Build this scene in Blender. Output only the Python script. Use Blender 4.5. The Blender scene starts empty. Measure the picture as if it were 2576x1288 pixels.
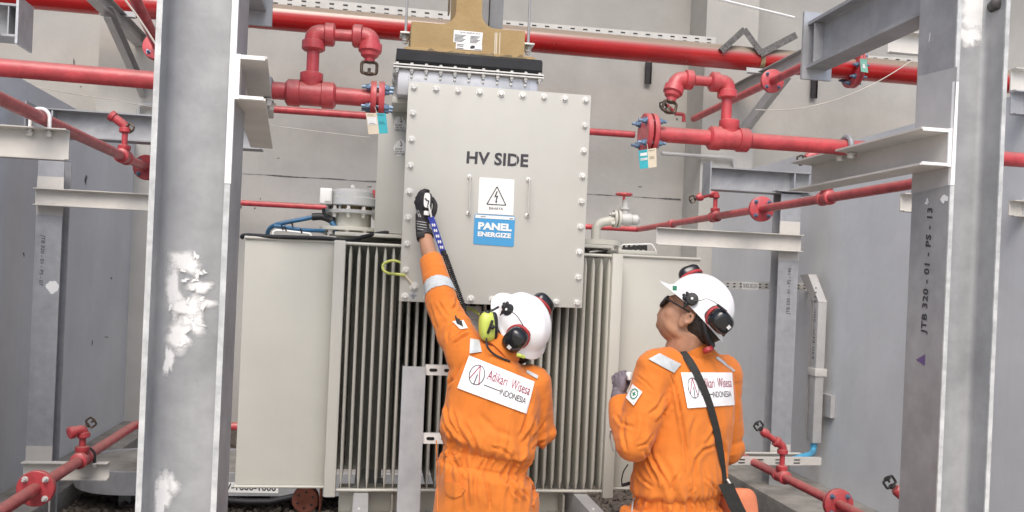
import bpy, bmesh, math, random
from mathutils import Vector, Matrix, noise
from mathutils.bvhtree import BVHTree
random.seed(7)
V = Vector
C = bpy.context.scene.collection

# ------------------------------------------------------------------ camera
F_PX, CY, YAW, ROLL, EYE = 2220.0, 703.0, math.radians(9.0), math.radians(2.46), 1.66
fwd = V((math.sin(YAW), math.cos(YAW), 0))
r0 = V((math.cos(YAW), -math.sin(YAW), 0))
cam_r = r0 * math.cos(ROLL) + V((0, 0, 1)) * math.sin(ROLL)
cam_u = V((0, 0, 1)) * math.cos(ROLL) - r0 * math.sin(ROLL)
CAM = V((0, 0, EYE))
cd = bpy.data.cameras.new('camera'); cam = bpy.data.objects.new('camera', cd); C.objects.link(cam)
cd.sensor_width = 36; cd.lens = F_PX / 2576 * 36
cd.shift_y = (CY - 644) / 2576
cd.clip_start = 0.05; cd.clip_end = 2000
cam.matrix_world = Matrix(((cam_r.x, cam_u.x, -fwd.x, 0), (cam_r.y, cam_u.y, -fwd.y, 0), (cam_r.z, cam_u.z, -fwd.z, EYE), (0, 0, 0, 1)))
bpy.context.scene.camera = cam

# ------------------------------------------------------------------ light
SUN_EL, SUN_AZ = math.radians(52), math.radians(194)      # azimuth measured clockwise from +Y (behind the camera, to the left)
w = bpy.data.worlds.new('World'); bpy.context.scene.world = w; w.use_nodes = True
nt = w.node_tree; nt.nodes.clear()
sky = nt.nodes.new('ShaderNodeTexSky'); sky.sky_type = 'NISHITA'; sky.sun_disc = False
sky.sun_elevation = SUN_EL; sky.sun_rotation = SUN_AZ; sky.air_density = 1.0; sky.dust_density = 3.5; sky.ozone_density = 1.0
bg = nt.nodes.new('ShaderNodeBackground'); bg.inputs[1].default_value = 0.13
wo = nt.nodes.new('ShaderNodeOutputWorld')
nt.links.new(sky.outputs[0], bg.inputs[0]); nt.links.new(bg.outputs[0], wo.inputs[0])
sd = bpy.data.lights.new('sun', 'SUN'); sun = bpy.data.objects.new('sun', sd); C.objects.link(sun)
sd.energy = 1.3; sd.angle = math.radians(40); sd.color = (1.0, 0.965, 0.92)
sdir = V((math.sin(SUN_AZ) * math.cos(SUN_EL), math.cos(SUN_AZ) * math.cos(SUN_EL), math.sin(SUN_EL)))
sun.rotation_euler = (-sdir).to_track_quat('-Z', 'Y').to_euler(); sun.location = (0, -5, 12)
vs = bpy.context.scene.view_settings
vs.view_transform = 'Standard'; vs.look = 'None'; vs.gamma = 1.0; vs.exposure = 0.72
bpy.context.scene.cycles.transparent_max_bounces = 32

# ------------------------------------------------------------------ picture point -> place
def ray(px, py):
    return fwd + cam_r * ((px - 1288) / F_PX) + cam_u * ((CY - py) / F_PX)
def at(px, py, Y):
    d = ray(px, py); return CAM + d * (Y / d.y)
def atX(px, py, X):
    d = ray(px, py); return CAM + d * (X / d.x)
def atZ(px, py, Z):
    d = ray(px, py); return CAM + d * ((Z - EYE) / d.z)

# ------------------------------------------------------------------ materials
def mat(name, col, rough=0.5, *, dmin=0.35, dmax=0.95, metal=0.0, var=0.12, scale=6.0, bump=0.0, bscale=40.0, col2=None, dust=0.0, coat=0.0, streak=0.0, spec=0.5, sheen=0.0, trans=0.0):
    m = bpy.data.materials.new(name); m.use_nodes = True
    n = m.node_tree.nodes; l = m.node_tree.links
    p = n['Principled BSDF']
    tc = n.new('ShaderNodeTexCoord')
    nz = n.new('ShaderNodeTexNoise'); nz.inputs['Scale'].default_value = scale; nz.inputs['Detail'].default_value = 6; nz.inputs['Roughness'].default_value = 0.62
    l.new(tc.outputs['Object'], nz.inputs['Vector'])
    rp = n.new('ShaderNodeMapRange'); rp.inputs['From Min'].default_value = 0.3; rp.inputs['From Max'].default_value = 0.7
    l.new(nz.outputs['Fac'], rp.inputs['Value'])
    mx = n.new('ShaderNodeMix'); mx.data_type = 'RGBA'
    c2 = col2 if col2 else tuple(c * (1 - var * 1.6) for c in col)
    c1 = col if col2 else tuple(min(1, c * (1 + var * 0.4)) for c in col)
    mx.inputs['A'].default_value = (*c1, 1); mx.inputs['B'].default_value = (*c2, 1)
    l.new(rp.outputs[0], mx.inputs['Factor'])
    out = mx.outputs['Result']
    if streak:
        mp = n.new('ShaderNodeMapping'); mp.inputs['Scale'].default_value = (14, 14, 0.7); l.new(tc.outputs['Object'], mp.inputs['Vector'])
        n2 = n.new('ShaderNodeTexNoise'); n2.inputs['Scale'].default_value = 1.0; n2.inputs['Detail'].default_value = 5; l.new(mp.outputs[0], n2.inputs['Vector'])
        r2 = n.new('ShaderNodeMapRange'); r2.inputs['From Min'].default_value = 0.5; r2.inputs['From Max'].default_value = 0.75; r2.inputs['To Max'].default_value = streak
        l.new(n2.outputs['Fac'], r2.inputs['Value'])
        m2 = n.new('ShaderNodeMix'); m2.data_type = 'RGBA'; m2.inputs['B'].default_value = (*[c * 0.6 for c in col], 1)
        l.new(r2.outputs[0], m2.inputs['Factor']); l.new(out, m2.inputs['A']); out = m2.outputs['Result']
    if dust:
        g = n.new('ShaderNodeNewGeometry'); s = n.new('ShaderNodeSeparateXYZ'); l.new(g.outputs['Normal'], s.inputs[0])
        r3 = n.new('ShaderNodeMapRange'); r3.inputs['From Min'].default_value = dmin; r3.inputs['From Max'].default_value = dmax; r3.inputs['To Max'].default_value = dust
        l.new(s.outputs['Z'], r3.inputs['Value'])
        m3 = n.new('ShaderNodeMix'); m3.data_type = 'RGBA'; m3.inputs['B'].default_value = (0.30, 0.24, 0.19, 1)
        l.new(r3.outputs[0], m3.inputs['Factor']); l.new(out, m3.inputs['A']); out = m3.outputs['Result']
    l.new(out, p.inputs['Base Color'])
    rr = n.new('ShaderNodeMapRange'); rr.inputs['To Min'].default_value = max(0.03, rough - 0.08); rr.inputs['To Max'].default_value = min(1, rough + 0.12)
    l.new(nz.outputs['Fac'], rr.inputs['Value']); l.new(rr.outputs[0], p.inputs['Roughness'])
    p.inputs['Metallic'].default_value = metal
    p.inputs['Specular IOR Level'].default_value = spec
    if coat: p.inputs['Coat Weight'].default_value = coat; p.inputs['Coat Roughness'].default_value = 0.15
    if sheen: p.inputs['Sheen Weight'].default_value = sheen
    if trans: p.inputs['Transmission Weight'].default_value = trans
    if bump:
        nb = n.new('ShaderNodeTexNoise'); nb.inputs['Scale'].default_value = bscale; nb.inputs['Detail'].default_value = 4; l.new(tc.outputs['Object'], nb.inputs['Vector'])
        b = n.new('ShaderNodeBump'); b.inputs['Strength'].default_value = bump; b.inputs['Distance'].default_value = 0.01
        l.new(nb.outputs['Fac'], b.inputs['Height']); l.new(b.outputs[0], p.inputs['Normal'])
    return m

M = dict(
    wall=mat('wall_paint', (0.51, 0.494, 0.458), 0.8, var=0.11, scale=1.3, bump=0.25, bscale=18, streak=0.05),
    firewall=mat('fire_wall_paint', (0.68, 0.70, 0.71), 0.75, var=0.10, scale=0.9, bump=0.2, bscale=15, streak=0.07),
    concrete=mat('concrete', (0.30, 0.285, 0.26), 0.9, var=0.25, scale=5, bump=0.5, bscale=30),
    apron=mat('bounce_apron_concrete', (0.50, 0.46, 0.40), 0.9, var=0.12, scale=2, bump=0.3),
    ground=mat('ground_soil', (0.13, 0.105, 0.085), 0.95, var=0.4, scale=25, bump=0.8, bscale=60),
    stone=mat('gravel_stone', (0.115, 0.093, 0.075), 0.9, scale=3.0, col2=(0.045, 0.038, 0.033), bump=0.4, bscale=60),
    galv=mat('galvanised_steel', (0.39, 0.395, 0.405), 0.48, metal=0.15, scale=6, col2=(0.26, 0.265, 0.275), bump=0.14, bscale=25, streak=0.25),
    galv_light=mat('bright_galvanised_steel', (0.52, 0.53, 0.55), 0.4, metal=0.5, scale=9, col2=(0.38, 0.39, 0.41), bump=0.08, streak=0.25),
    edge=mat('scuffed_zinc_edge', (0.64, 0.65, 0.64), 0.5, metal=0.1, scale=18, col2=(0.36, 0.37, 0.37)),
    traywhite=mat('chalky_white_tray_paint', (0.60, 0.585, 0.55), 0.5, var=0.08, scale=8, streak=0.1),
    smear=mat('smeared_white_paint', (0.80, 0.80, 0.79), 0.6, scale=14, col2=(0.70, 0.70, 0.70), bump=0.12, bscale=25),
    seamgrey=mat('grey_joint_filler', (0.17, 0.165, 0.16), 0.9, var=0.3, scale=30),
    primer=mat('pale_primer_paint', (0.60, 0.58, 0.54), 0.5, var=0.08, scale=5, bump=0.06, streak=0.12),
    patch=mat('grey_touch_up_paint', (0.45, 0.445, 0.44), 0.5, var=0.08, scale=12),
    white_paint=mat('white_touch_up_paint', (0.86, 0.86, 0.85), 0.55, var=0.05, scale=16, bump=0.3, bscale=30),
    red=mat('red_fire_paint', (0.56, 0.068, 0.080), 0.40, var=0.22, scale=14, dust=0.42, dmin=0.1, dmax=0.9, bump=0.22, bscale=45, coat=0.12),
    red_big=mat('deep_red_pipe_paint', (0.46, 0.010, 0.012), 0.22, var=0.14, scale=4, dust=1.0, dmin=0.02, dmax=0.45, bump=0.05, bscale=20, coat=0.4),
    tpaint=mat('transformer_paint', (0.56, 0.55, 0.49), 0.42, var=0.06, scale=2, bump=0.03, bscale=120, streak=0.07),
    panel=mat('panel_paint', (0.49, 0.485, 0.445), 0.38, var=0.05, scale=2.2, bump=0.05, bscale=260, streak=0.06),
    zinc=mat('zinc_bolt', (0.72, 0.71, 0.67), 0.4, metal=0.25, var=0.15, scale=60),
    bluebolt=mat('blue_coated_bolt', (0.17, 0.26, 0.38), 0.35, metal=0.3, var=0.35, scale=60),
    alu=mat('aluminium_sheet', (0.62, 0.62, 0.64), 0.35, metal=0.6, scale=8, col2=(0.48, 0.48, 0.50), streak=0.2),
    kraft=mat('tan_resin_casing', (0.40, 0.285, 0.135), 0.75, scale=9, col2=(0.33, 0.225, 0.10), bump=0.2, bscale=70),
    tape=mat('dark_tape_stain', (0.26, 0.19, 0.10), 0.6, var=0.3, scale=22),
    rubber=mat('black_rubber', (0.010, 0.011, 0.014), 0.6, var=0.2, scale=12, bump=0.1),
    dark=mat('dark_steel', (0.06, 0.055, 0.055), 0.5, metal=0.5, var=0.3, scale=20),
    brass=mat('weathered_brass', (0.13, 0.095, 0.07), 0.45, metal=0.7, var=0.3, scale=50),
    white=mat('white_plastic', (0.80, 0.80, 0.78), 0.35, var=0.03, scale=10),
    greyplastic=mat('light_grey_plastic', (0.55, 0.55, 0.53), 0.4, var=0.05, scale=10),
    domegrey=mat('grey_relief_cap_paint', (0.42, 0.43, 0.43), 0.4, var=0.1, scale=14, dust=0.2),
    signblue=mat('sign_blue', (0.055, 0.30, 0.58), 0.35, var=0.03, scale=5),
    ink=mat('black_ink', (0.02, 0.02, 0.03), 0.5, var=0.2, scale=30),
    stencil=mat('stencil_ink', (0.05, 0.048, 0.06), 0.6, var=0.35, scale=60),
    purple=mat('purple_marking_paint', (0.13, 0.08, 0.22), 0.6),
    textred=mat('dark_red_print', (0.30, 0.02, 0.06), 0.6),
    textgreen=mat('green_print', (0.03, 0.22, 0.12), 0.6),
    teal=mat('teal_tag_card', (0.03, 0.36, 0.42), 0.4, var=0.06, scale=20),
    beige=mat('cream_tag_card', (0.60, 0.52, 0.40), 0.45, var=0.06, scale=20),
    tagwhite=mat('clear_tag_sleeve', (0.68, 0.68, 0.66), 0.25, var=0.05, scale=20),
    greentag=mat('green_tag_card', (0.20, 0.45, 0.36), 0.45),
    blue=mat('blue_cable', (0.03, 0.13, 0.26), 0.4, var=0.2, scale=20),
    skyblue=mat('light_blue_conduit', (0.08, 0.36, 0.58), 0.4, var=0.1, scale=20),
    wire=mat('pale_wire', (0.50, 0.46, 0.40), 0.6),
    yellowgreen=mat('earth_wire', (0.52, 0.55, 0.14), 0.45, var=0.1, scale=20),
    wheel=mat('red_oxide_primer', (0.42, 0.14, 0.09), 0.75, var=0.3, scale=25),
    orange=mat('orange_cloth', (0.66, 0.195, 0.031), 0.85, scale=5, col2=(0.58, 0.162, 0.024), bump=0.22, bscale=22, spec=0.25, sheen=0.15),
    silver=mat('silver_reflective_tape', (0.50, 0.53, 0.54), 0.6, var=0.12, scale=40, bump=0.2, bscale=60),
    cloth_white=mat('white_printed_cloth', (0.80, 0.79, 0.80), 0.8, var=0.03, scale=20),
    skin=mat('skin', (0.45, 0.24, 0.150), 0.46, var=0.16, scale=18, spec=0.35),
    hair=mat('black_hair', (0.022, 0.017, 0.014), 0.55, var=0.3, scale=60, bump=0.5, bscale=160),
    helmet=mat('white_helmet_shell', (0.83, 0.83, 0.84), 0.22, var=0.02, scale=8, coat=0.3),
    black=mat('gloss_black_plastic', (0.012, 0.012, 0.014), 0.16, var=0.1, scale=10, coat=0.3),
    matblack=mat('matt_black_plastic', (0.018, 0.018, 0.02), 0.5, var=0.2, scale=20),
    redplastic=mat('red_plastic', (0.40, 0.032, 0.036), 0.45, var=0.08, scale=15),
    lime=mat('lime_yellow_plastic', (0.52, 0.60, 0.11), 0.35, var=0.05, scale=15),
    glove=mat('black_knit_glove', (0.035, 0.031, 0.035), 0.8, var=0.3, scale=30, bump=0.4, bscale=150),
    glovegrey=mat('grey_knit_glove', (0.19, 0.165, 0.19), 0.8, var=0.2, scale=30, bump=0.4, bscale=150),
    lanyard=mat('royal_blue_webbing', (0.03, 0.05, 0.36), 0.6, var=0.1, scale=40),
    webbing=mat('black_webbing', (0.02, 0.02, 0.018), 0.75, var=0.2, scale=60),
    bag=mat('faded_orange_bag_cloth', (0.62, 0.20, 0.10), 0.85, var=0.15, scale=10, bump=0.3),
    boot=mat('dark_leather', (0.03, 0.025, 0.02), 0.5, var=0.2, scale=20),
    lens=mat('smoked_lens', (0.05, 0.05, 0.055), 0.08, var=0.0, coat=0.3),
    plasticbag=mat('black_plastic_sheet', (0.05, 0.052, 0.055), 0.3, var=0.3, scale=10),
)

def smear_mat():                                     # brushed paint that thins out towards its ragged rim
    m = M['smear']; n = m.node_tree.nodes; l = m.node_tree.links; p = n['Principled BSDF']
    at_ = n.new('ShaderNodeAttribute'); at_.attribute_name = 'coverage'
    tc = n.new('ShaderNodeTexCoord'); mp = n.new('ShaderNodeMapping'); mp.inputs['Scale'].default_value = (16, 16, 42); mp.inputs['Rotation'].default_value = (0, .6, 0); l.new(tc.outputs['Object'], mp.inputs['Vector'])
    nz = n.new('ShaderNodeTexNoise'); nz.inputs['Scale'].default_value = 1.0; nz.inputs['Detail'].default_value = 8; nz.inputs['Roughness'].default_value = .7; l.new(mp.outputs[0], nz.inputs['Vector'])
    a = n.new('ShaderNodeMath'); a.operation = 'MULTIPLY_ADD'; a.inputs[1].default_value = 1.9; a.inputs[2].default_value = -.95; l.new(nz.outputs['Fac'], a.inputs[0])
    b = n.new('ShaderNodeMath'); b.operation = 'MULTIPLY_ADD'; b.inputs[1].default_value = 2.6; l.new(at_.outputs['Fac'], b.inputs[0]); l.new(a.outputs[0], b.inputs[2])
    r = n.new('ShaderNodeMapRange'); r.inputs['From Min'].default_value = .25; r.inputs['From Max'].default_value = 1.35; l.new(b.outputs[0], r.inputs['Value']); l.new(r.outputs[0], p.inputs['Alpha'])
smear_mat()
def coverage(o, n=36):                               # 1 in the middle of each blob, 0 at its rim
    at_ = o.data.attributes.new('coverage', 'FLOAT', 'POINT'); k = len(o.data.vertices)
    at_.data.foreach_set('value', [1.0 if i % (n + 1) == 0 else 0.0 for i in range(k)]); return o

# ------------------------------------------------------------------ mesh helpers
def perp(d):
    d = d.normalized()
    a = V((0, 0, 1)) if abs(d.z) < 0.9 else V((1, 0, 0))
    x = d.cross(a).normalized(); return x, d.cross(x).normalized()

class MB:
    def __init__(s): s.v = []; s.f = []
    def add(s, vs, fs):
        o = len(s.v); s.v += [V(p) for p in vs]; s.f += [tuple(i + o for i in f) for f in fs]; return s
    def box(s, a, b):
        x0, y0, z0 = [min(a[i], b[i]) for i in range(3)]; x1, y1, z1 = [max(a[i], b[i]) for i in range(3)]
        return s.add([(x0, y0, z0), (x1, y0, z0), (x1, y1, z0), (x0, y1, z0), (x0, y0, z1), (x1, y0, z1), (x1, y1, z1), (x0, y1, z1)],
                     [(0, 3, 2, 1), (4, 5, 6, 7), (0, 1, 5, 4), (1, 2, 6, 5), (2, 3, 7, 6), (3, 0, 4, 7)])
    def obox(s, c, ax, ay, az):
        c = V(c); vs = []
        for k in (-1, 1):
            for j, i in ((-1, -1), (-1, 1), (1, 1), (1, -1)): vs.append(c + ax * i + ay * j + az * k)
        return s.add(vs, [(0, 3, 2, 1), (4, 5, 6, 7), (0, 1, 5, 4), (1, 2, 6, 5), (2, 3, 7, 6), (3, 0, 4, 7)])
    def bbox(s, a, b, r=0.004):                     # box with chamfered edges
        x0, y0, z0 = [min(a[i], b[i]) for i in range(3)]; x1, y1, z1 = [max(a[i], b[i]) for i in range(3)]
        bm = bmesh.new(); bmesh.ops.create_cube(bm, size=1)
        for q in bm.verts: q.co = V((x0 + (q.co.x + .5) * (x1 - x0), y0 + (q.co.y + .5) * (y1 - y0), z0 + (q.co.z + .5) * (z1 - z0)))
        bmesh.ops.bevel(bm, geom=bm.edges[:], offset=r, segments=2, affect='EDGES', profile=0.6)
        bm.verts.index_update(); s.add([q.co.copy() for q in bm.verts], [[q.index for q in f.verts] for f in bm.faces]); bm.free(); return s
    def cyl(s, p0, p1, r, r1=None, n=16, caps=True):
        p0, p1 = V(p0), V(p1); r1 = r if r1 is None else r1
        x, y = perp(p1 - p0); vs = []
        for p, q in ((p0, r), (p1, r1)):
            for i in range(n):
                a = 2 * math.pi * i / n; vs.append(p + (x * math.cos(a) + y * math.sin(a)) * q)
        fs = [(i, (i + 1) % n, n + (i + 1) % n, n + i) for i in range(n)]
        if caps: fs += [tuple(range(n - 1, -1, -1)), tuple(range(n, 2 * n))]
        return s.add(vs, fs)
    def lathe(s, p, d, prof, n=20, x=None):         # prof: list of (distance along d, radius)
        p = V(p); d = V(d).normalized()
        if x is None: x, y = perp(d)
        else: y = d.cross(x)
        vs = []; fs = []
        for t, r in prof:
            for i in range(n):
                a = 2 * math.pi * i / n; vs.append(p + d * t + (x * math.cos(a) + y * math.sin(a)) * r)
        m = len(prof)
        for k in range(m - 1):
            for i in range(n): fs.append((k * n + i, k * n + (i + 1) % n, (k + 1) * n + (i + 1) % n, (k + 1) * n + i))
        fs += [tuple(range(n - 1, -1, -1)), tuple(range((m - 1) * n, m * n))]
        return s.add(vs, fs)
    def tube(s, pts, r, n=10, closed=False, flat=None):
        pts = [V(p) for p in pts]; m = len(pts)
        rs = r if isinstance(r, (list, tuple)) else [r] * m
        vs = []; fs = []; x = None
        for k in range(m):
            if closed: t = pts[(k + 1) % m] - pts[k - 1]
            else: t = pts[min(k + 1, m - 1)] - pts[max(k - 1, 0)]
            t.normalize()
            if x is None: x, _ = perp(t)
            else:
                x = x - t * x.dot(t)
                x = x.normalized() if x.length > 1e-6 else perp(t)[0]
            y = t.cross(x)
            for i in range(n):
                a = 2 * math.pi * i / n; vs.append(pts[k] + (x * math.cos(a) + y * math.sin(a)) * rs[k])
        for k in range(m if closed else m - 1):
            k2 = (k + 1) % m
            for i in range(n): fs.append((k * n + i, k * n + (i + 1) % n, k2 * n + (i + 1) % n, k2 * n + i))
        if not closed: fs += [tuple(range(n - 1, -1, -1)), tuple(range((m - 1) * n, m * n))]
        return s.add(vs, fs)
    def ball(s, c, ax, ay=None, az=None, n=18, m=12, pw=1.0):
        c = V(c)
        if ay is None: r = ax; ax, ay, az = V((r, 0, 0)), V((0, r, 0)), V((0, 0, r))
        vs = [c + az]; fs = []
        sg = lambda q: math.copysign(abs(q) ** pw, q)
        for k in range(1, m):
            th = math.pi * k / m
            for i in range(n):
                a = 2 * math.pi * i / n
                vs.append(c + ax * sg(math.sin(th)) * sg(math.cos(a)) + ay * sg(math.sin(th)) * sg(math.sin(a)) + az * sg(math.cos(th)))
        vs.append(c - az)
        for i in range(n): fs.append((0, 1 + i, 1 + (i + 1) % n))
        for k in range(m - 2):
            for i in range(n): fs.append((1 + k * n + i, 1 + (k + 1) * n + i, 1 + (k + 1) * n + (i + 1) % n, 1 + k * n + (i + 1) % n))
        e = len(vs) - 1; b = 1 + (m - 2) * n
        for i in range(n): fs.append((e, b + (i + 1) % n, b + i))
        return s.add(vs, fs)
    def prism(s, poly, vec):
        poly = [V(p) for p in poly]; n = len(poly); vec = V(vec)
        return s.add(poly + [p + vec for p in poly], [tuple(range(n - 1, -1, -1)), tuple(range(n, 2 * n))] + [(i, (i + 1) % n, n + (i + 1) % n, n + i) for i in range(n)])
    def loft(s, rings):                              # rings: (centre, half axis a, half axis b)
        n = 24; vs = []; fs = []
        for c, a, b in rings:
            for i in range(n):
                t = 2 * math.pi * i / n; ct, st = math.cos(t), math.sin(t)
                e = 0.85
                vs.append(V(c) + a * math.copysign(abs(ct) ** e, ct) + b * math.copysign(abs(st) ** e, st))
        m = len(rings)
        for k in range(m - 1):
            for i in range(n): fs.append((k * n + i, k * n + (i + 1) % n, (k + 1) * n + (i + 1) % n, (k + 1) * n + i))
        fs += [tuple(range(n - 1, -1, -1)), tuple(range((m - 1) * n, m * n))]
        return s.add(vs, fs)
    def beam(s, p0, p1, prof, up=(0, 0, 1), side=None):
        p0, p1 = V(p0), V(p1); d = (p1 - p0).normalized(); up = V(up)
        sd_ = d.cross(up).normalized() if side is None else V(side); u = sd_.cross(d).normalized() if side is None else up
        return s.prism([p0 + sd_ * a + u * b for a, b in prof], p1 - p0)

ORG = {}
def link(name, me, material, parent, origin, tagd=None):
    o = bpy.data.objects.new(name, me); C.objects.link(o)
    if material is not None and not me.materials: me.materials.append(material)
    if parent is not None: o.parent = parent
    else: o.location = origin
    ORG[o] = V(origin)
    return o
def build(name, mb, material, parent=None, angle=40, flat=False):
    me = bpy.data.meshes.new(name)
    if parent is not None: org = ORG[parent]
    else:
        xs = [p.x for p in mb.v]; ys = [p.y for p in mb.v]; org = V(((min(xs) + max(xs)) / 2, (min(ys) + max(ys)) / 2, min(p.z for p in mb.v)))
    me.from_pydata([p - org for p in mb.v], [], mb.f); me.validate()
    bm = bmesh.new(); bm.from_mesh(me)
    if not flat: bmesh.ops.recalc_face_normals(bm, faces=bm.faces[:])
    bm.to_mesh(me); bm.free()
    me.polygons.foreach_set('use_smooth', [True] * len(me.polygons))
    me.set_sharp_from_angle(angle=math.radians(angle))
    return link(name, me, M[material] if isinstance(material, str) else material, parent, org)
def tag(o, label, cat, group=None, kind=None):
    if label: o['label'] = label
    if cat:
        o['category'] = cat
        if 'kind' not in o.keys(): o['kind'] = 'thing'
    if group: o['group'] = group
    if kind: o['kind'] = kind
    return o
def thing(name, label, cat, loc, group=None):
    o = bpy.data.objects.new(name, None); C.objects.link(o); o.location = V(loc); o.empty_display_size = 0.1
    ORG[o] = V(loc); return tag(o, label, cat, group)
def build2(name, parts, parent=None, angle=40):
    allm = MB(); idx = []
    for k, (mb, mt) in enumerate(parts):
        o_ = len(allm.v); allm.v += mb.v; allm.f += [tuple(i + o_ for i in f) for f in mb.f]; idx += [k] * len(mb.f)
    o = build(name, allm, parts[0][1], parent, angle, flat=True)
    for mb, mt in parts[1:]: o.data.materials.append(M[mt])
    if len(o.data.polygons) == len(idx): o.data.polygons.foreach_set('material_index', idx)
    return o
def catmull(pts, n=6):
    pts = [V(p) for p in pts]; q = [pts[0] * 2 - pts[1]] + pts + [pts[-1] * 2 - pts[-2]]; out = []
    for k in range(1, len(q) - 2):
        a, b, c, d = q[k - 1], q[k], q[k + 1], q[k + 2]
        for j in range(n):
            t = j / n; out.append(.5 * (2 * b + (c - a) * t + (2 * a - 5 * b + 4 * c - d) * t * t + (3 * b - a - 3 * c + d) * t ** 3))
    return out + [pts[-1]]
def structure(o): o['kind'] = 'structure'; return o

_cache = {}
def bolt(parent, p, nrm, r=0.012, h=0.009, material='zinc', name='bolt', washer=True):
    key = ('b', round(r, 4), round(h, 4), material, washer)
    if key not in _cache:
        b = MB()
        if washer: b.cyl((0, 0, 0), (0, 0, h * .25), r * 1.35, n=14)
        b.lathe((0, 0, h * .25 if washer else 0), (0, 0, 1), [(0, r), (h * .75, r), (h, r * .8)], n=6)
        if not washer: b.cyl((0, 0, h), (0, 0, h * 1.5), r * .55, n=8)
        me = bpy.data.meshes.new(name); me.from_pydata(b.v, [], b.f); me.polygons.foreach_set('use_smooth', [True] * len(me.polygons)); me.set_sharp_from_angle(angle=math.radians(35))
        me.materials.append(M[material]); _cache[key] = me
    o = bpy.data.objects.new(name, _cache[key]); C.objects.link(o); o.parent = parent
    o.location = V(p) - ORG[parent]
    q = V(nrm).normalized().to_track_quat('Z', 'Y').to_euler(); o.rotation_euler = q; ORG[o] = V(p)
    return o

# profiles (a: sideways, b: up)
def prof_h(h, b, tw, tf, r=0.0):
    H, B, w_ = h / 2, b / 2, tw / 2
    p = [(-B, -H), (B, -H), (B, -H + tf)]
    def arc(cx, cy, a0, a1): return [(cx + r * math.cos(math.radians(a0 + (a1 - a0) * k / 4)), cy + r * math.sin(math.radians(a0 + (a1 - a0) * k / 4))) for k in range(5)]
    p += arc(w_ + r, -H + tf + r, 270, 180) if r else [(w_, -H + tf)]
    p += arc(w_ + r, H - tf - r, 180, 90) if r else [(w_, H - tf)]
    p += [(B, H - tf), (B, H), (-B, H), (-B, H - tf)]
    p += arc(-w_ - r, H - tf - r, 90, 0) if r else [(-w_, H - tf)]
    p += arc(-w_ - r, -H + tf + r, 0, -90) if r else [(-w_, -H + tf)]
    p += [(-B, -H + tf)]
    return p
def prof_c(h, b, tw, tf):                            # channel: web at a = 0, flanges towards +a
    H = h / 2
    return [(0, -H), (b, -H), (b, -H + tf * .7), (tw, -H + tf * 1.2), (tw, H - tf * 1.2), (b, H - tf * .7), (b, H), (0, H)]
def prof_l(a, b, t): return [(0, 0), (a, 0), (a, t), (t, t), (t, b), (0, b)]

_fonts = {}
def text_geo(s, spacing=1.0, bold=0.0):
    key = (s, spacing, bold)
    if key in _fonts: return _fonts[key]
    cu = bpy.data.curves.new('lettering_source', 'FONT'); cu.body = s; cu.size = 1; cu.resolution_u = 3; cu.space_character = spacing; cu.offset = bold
    ob = bpy.data.objects.new('lettering_source', cu); C.objects.link(ob)
    dg = bpy.context.evaluated_depsgraph_get(); me = bpy.data.meshes.new_from_object(ob.evaluated_get(dg))
    vs_ = [v.co.copy() for v in me.vertices]; fs_ = [tuple(p.vertices) for p in me.polygons]
    bpy.data.objects.remove(ob); bpy.data.curves.remove(cu); bpy.data.meshes.remove(me)
    x0 = min(v.x for v in vs_); x1 = max(v.x for v in vs_); y0 = min(v.y for v in vs_); y1 = max(v.y for v in vs_)
    r = ([((v.x - x0) / (x1 - x0), (v.y - y0) / (y1 - y0)) for v in vs_], fs_); _fonts[key] = r; return r
def text(mb, s, fn, u0=0, v0=0, u1=1, v1=1, spacing=1.0, bold=0.0):
    uv, fs = text_geo(s, spacing, bold)
    mb.add([fn(u0 + (u1 - u0) * u, v0 + (v1 - v0) * v) for u, v in uv], fs); return mb
def quad(c00, c10, c11, c01):
    c00, c10, c11, c01 = map(V, (c00, c10, c11, c01))
    return lambda u, v: (c00 * (1 - u) + c10 * u) * (1 - v) + (c01 * (1 - u) + c11 * u) * v
def rect(mb, fn, u0, v0, u1, v1, n=1, m=1):
    vs_ = [fn(u0 + (u1 - u0) * i / n, v0 + (v1 - v0) * j / m) for j in range(m + 1) for i in range(n + 1)]
    return mb.add(vs_, [(j * (n + 1) + i, j * (n + 1) + i + 1, (j + 1) * (n + 1) + i + 1, (j + 1) * (n + 1) + i) for j in range(m) for i in range(n)])
def stroke(mb, fn, pts, wd, asp=1.0, closed=False, seg=0.0):
    if seg:
        q = []
        for k in range(len(pts) if closed else len(pts) - 1):
            a, b = pts[k], pts[(k + 1) % len(pts)]; m = max(1, int(math.hypot(b[0] - a[0], b[1] - a[1]) / seg))
            q += [(a[0] + (b[0] - a[0]) * j / m, a[1] + (b[1] - a[1]) * j / m) for j in range(m)]
        pts = q if closed else q + [pts[-1]]
    n = len(pts)
    for k in range(n if closed else n - 1):
        a, b = pts[k], pts[(k + 1) % n]
        dx, dy = (b[0] - a[0]) * asp, b[1] - a[1]; L = math.hypot(dx, dy) or 1
        ox, oy = -dy / L * wd / 2 / asp, dx / L * wd / 2
        mb.add([fn(a[0] + ox, a[1] + oy), fn(a[0] - ox, a[1] - oy), fn(b[0] - ox, b[1] - oy), fn(b[0] + ox, b[1] + oy)], [(0, 1, 2, 3)])
    return mb
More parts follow.
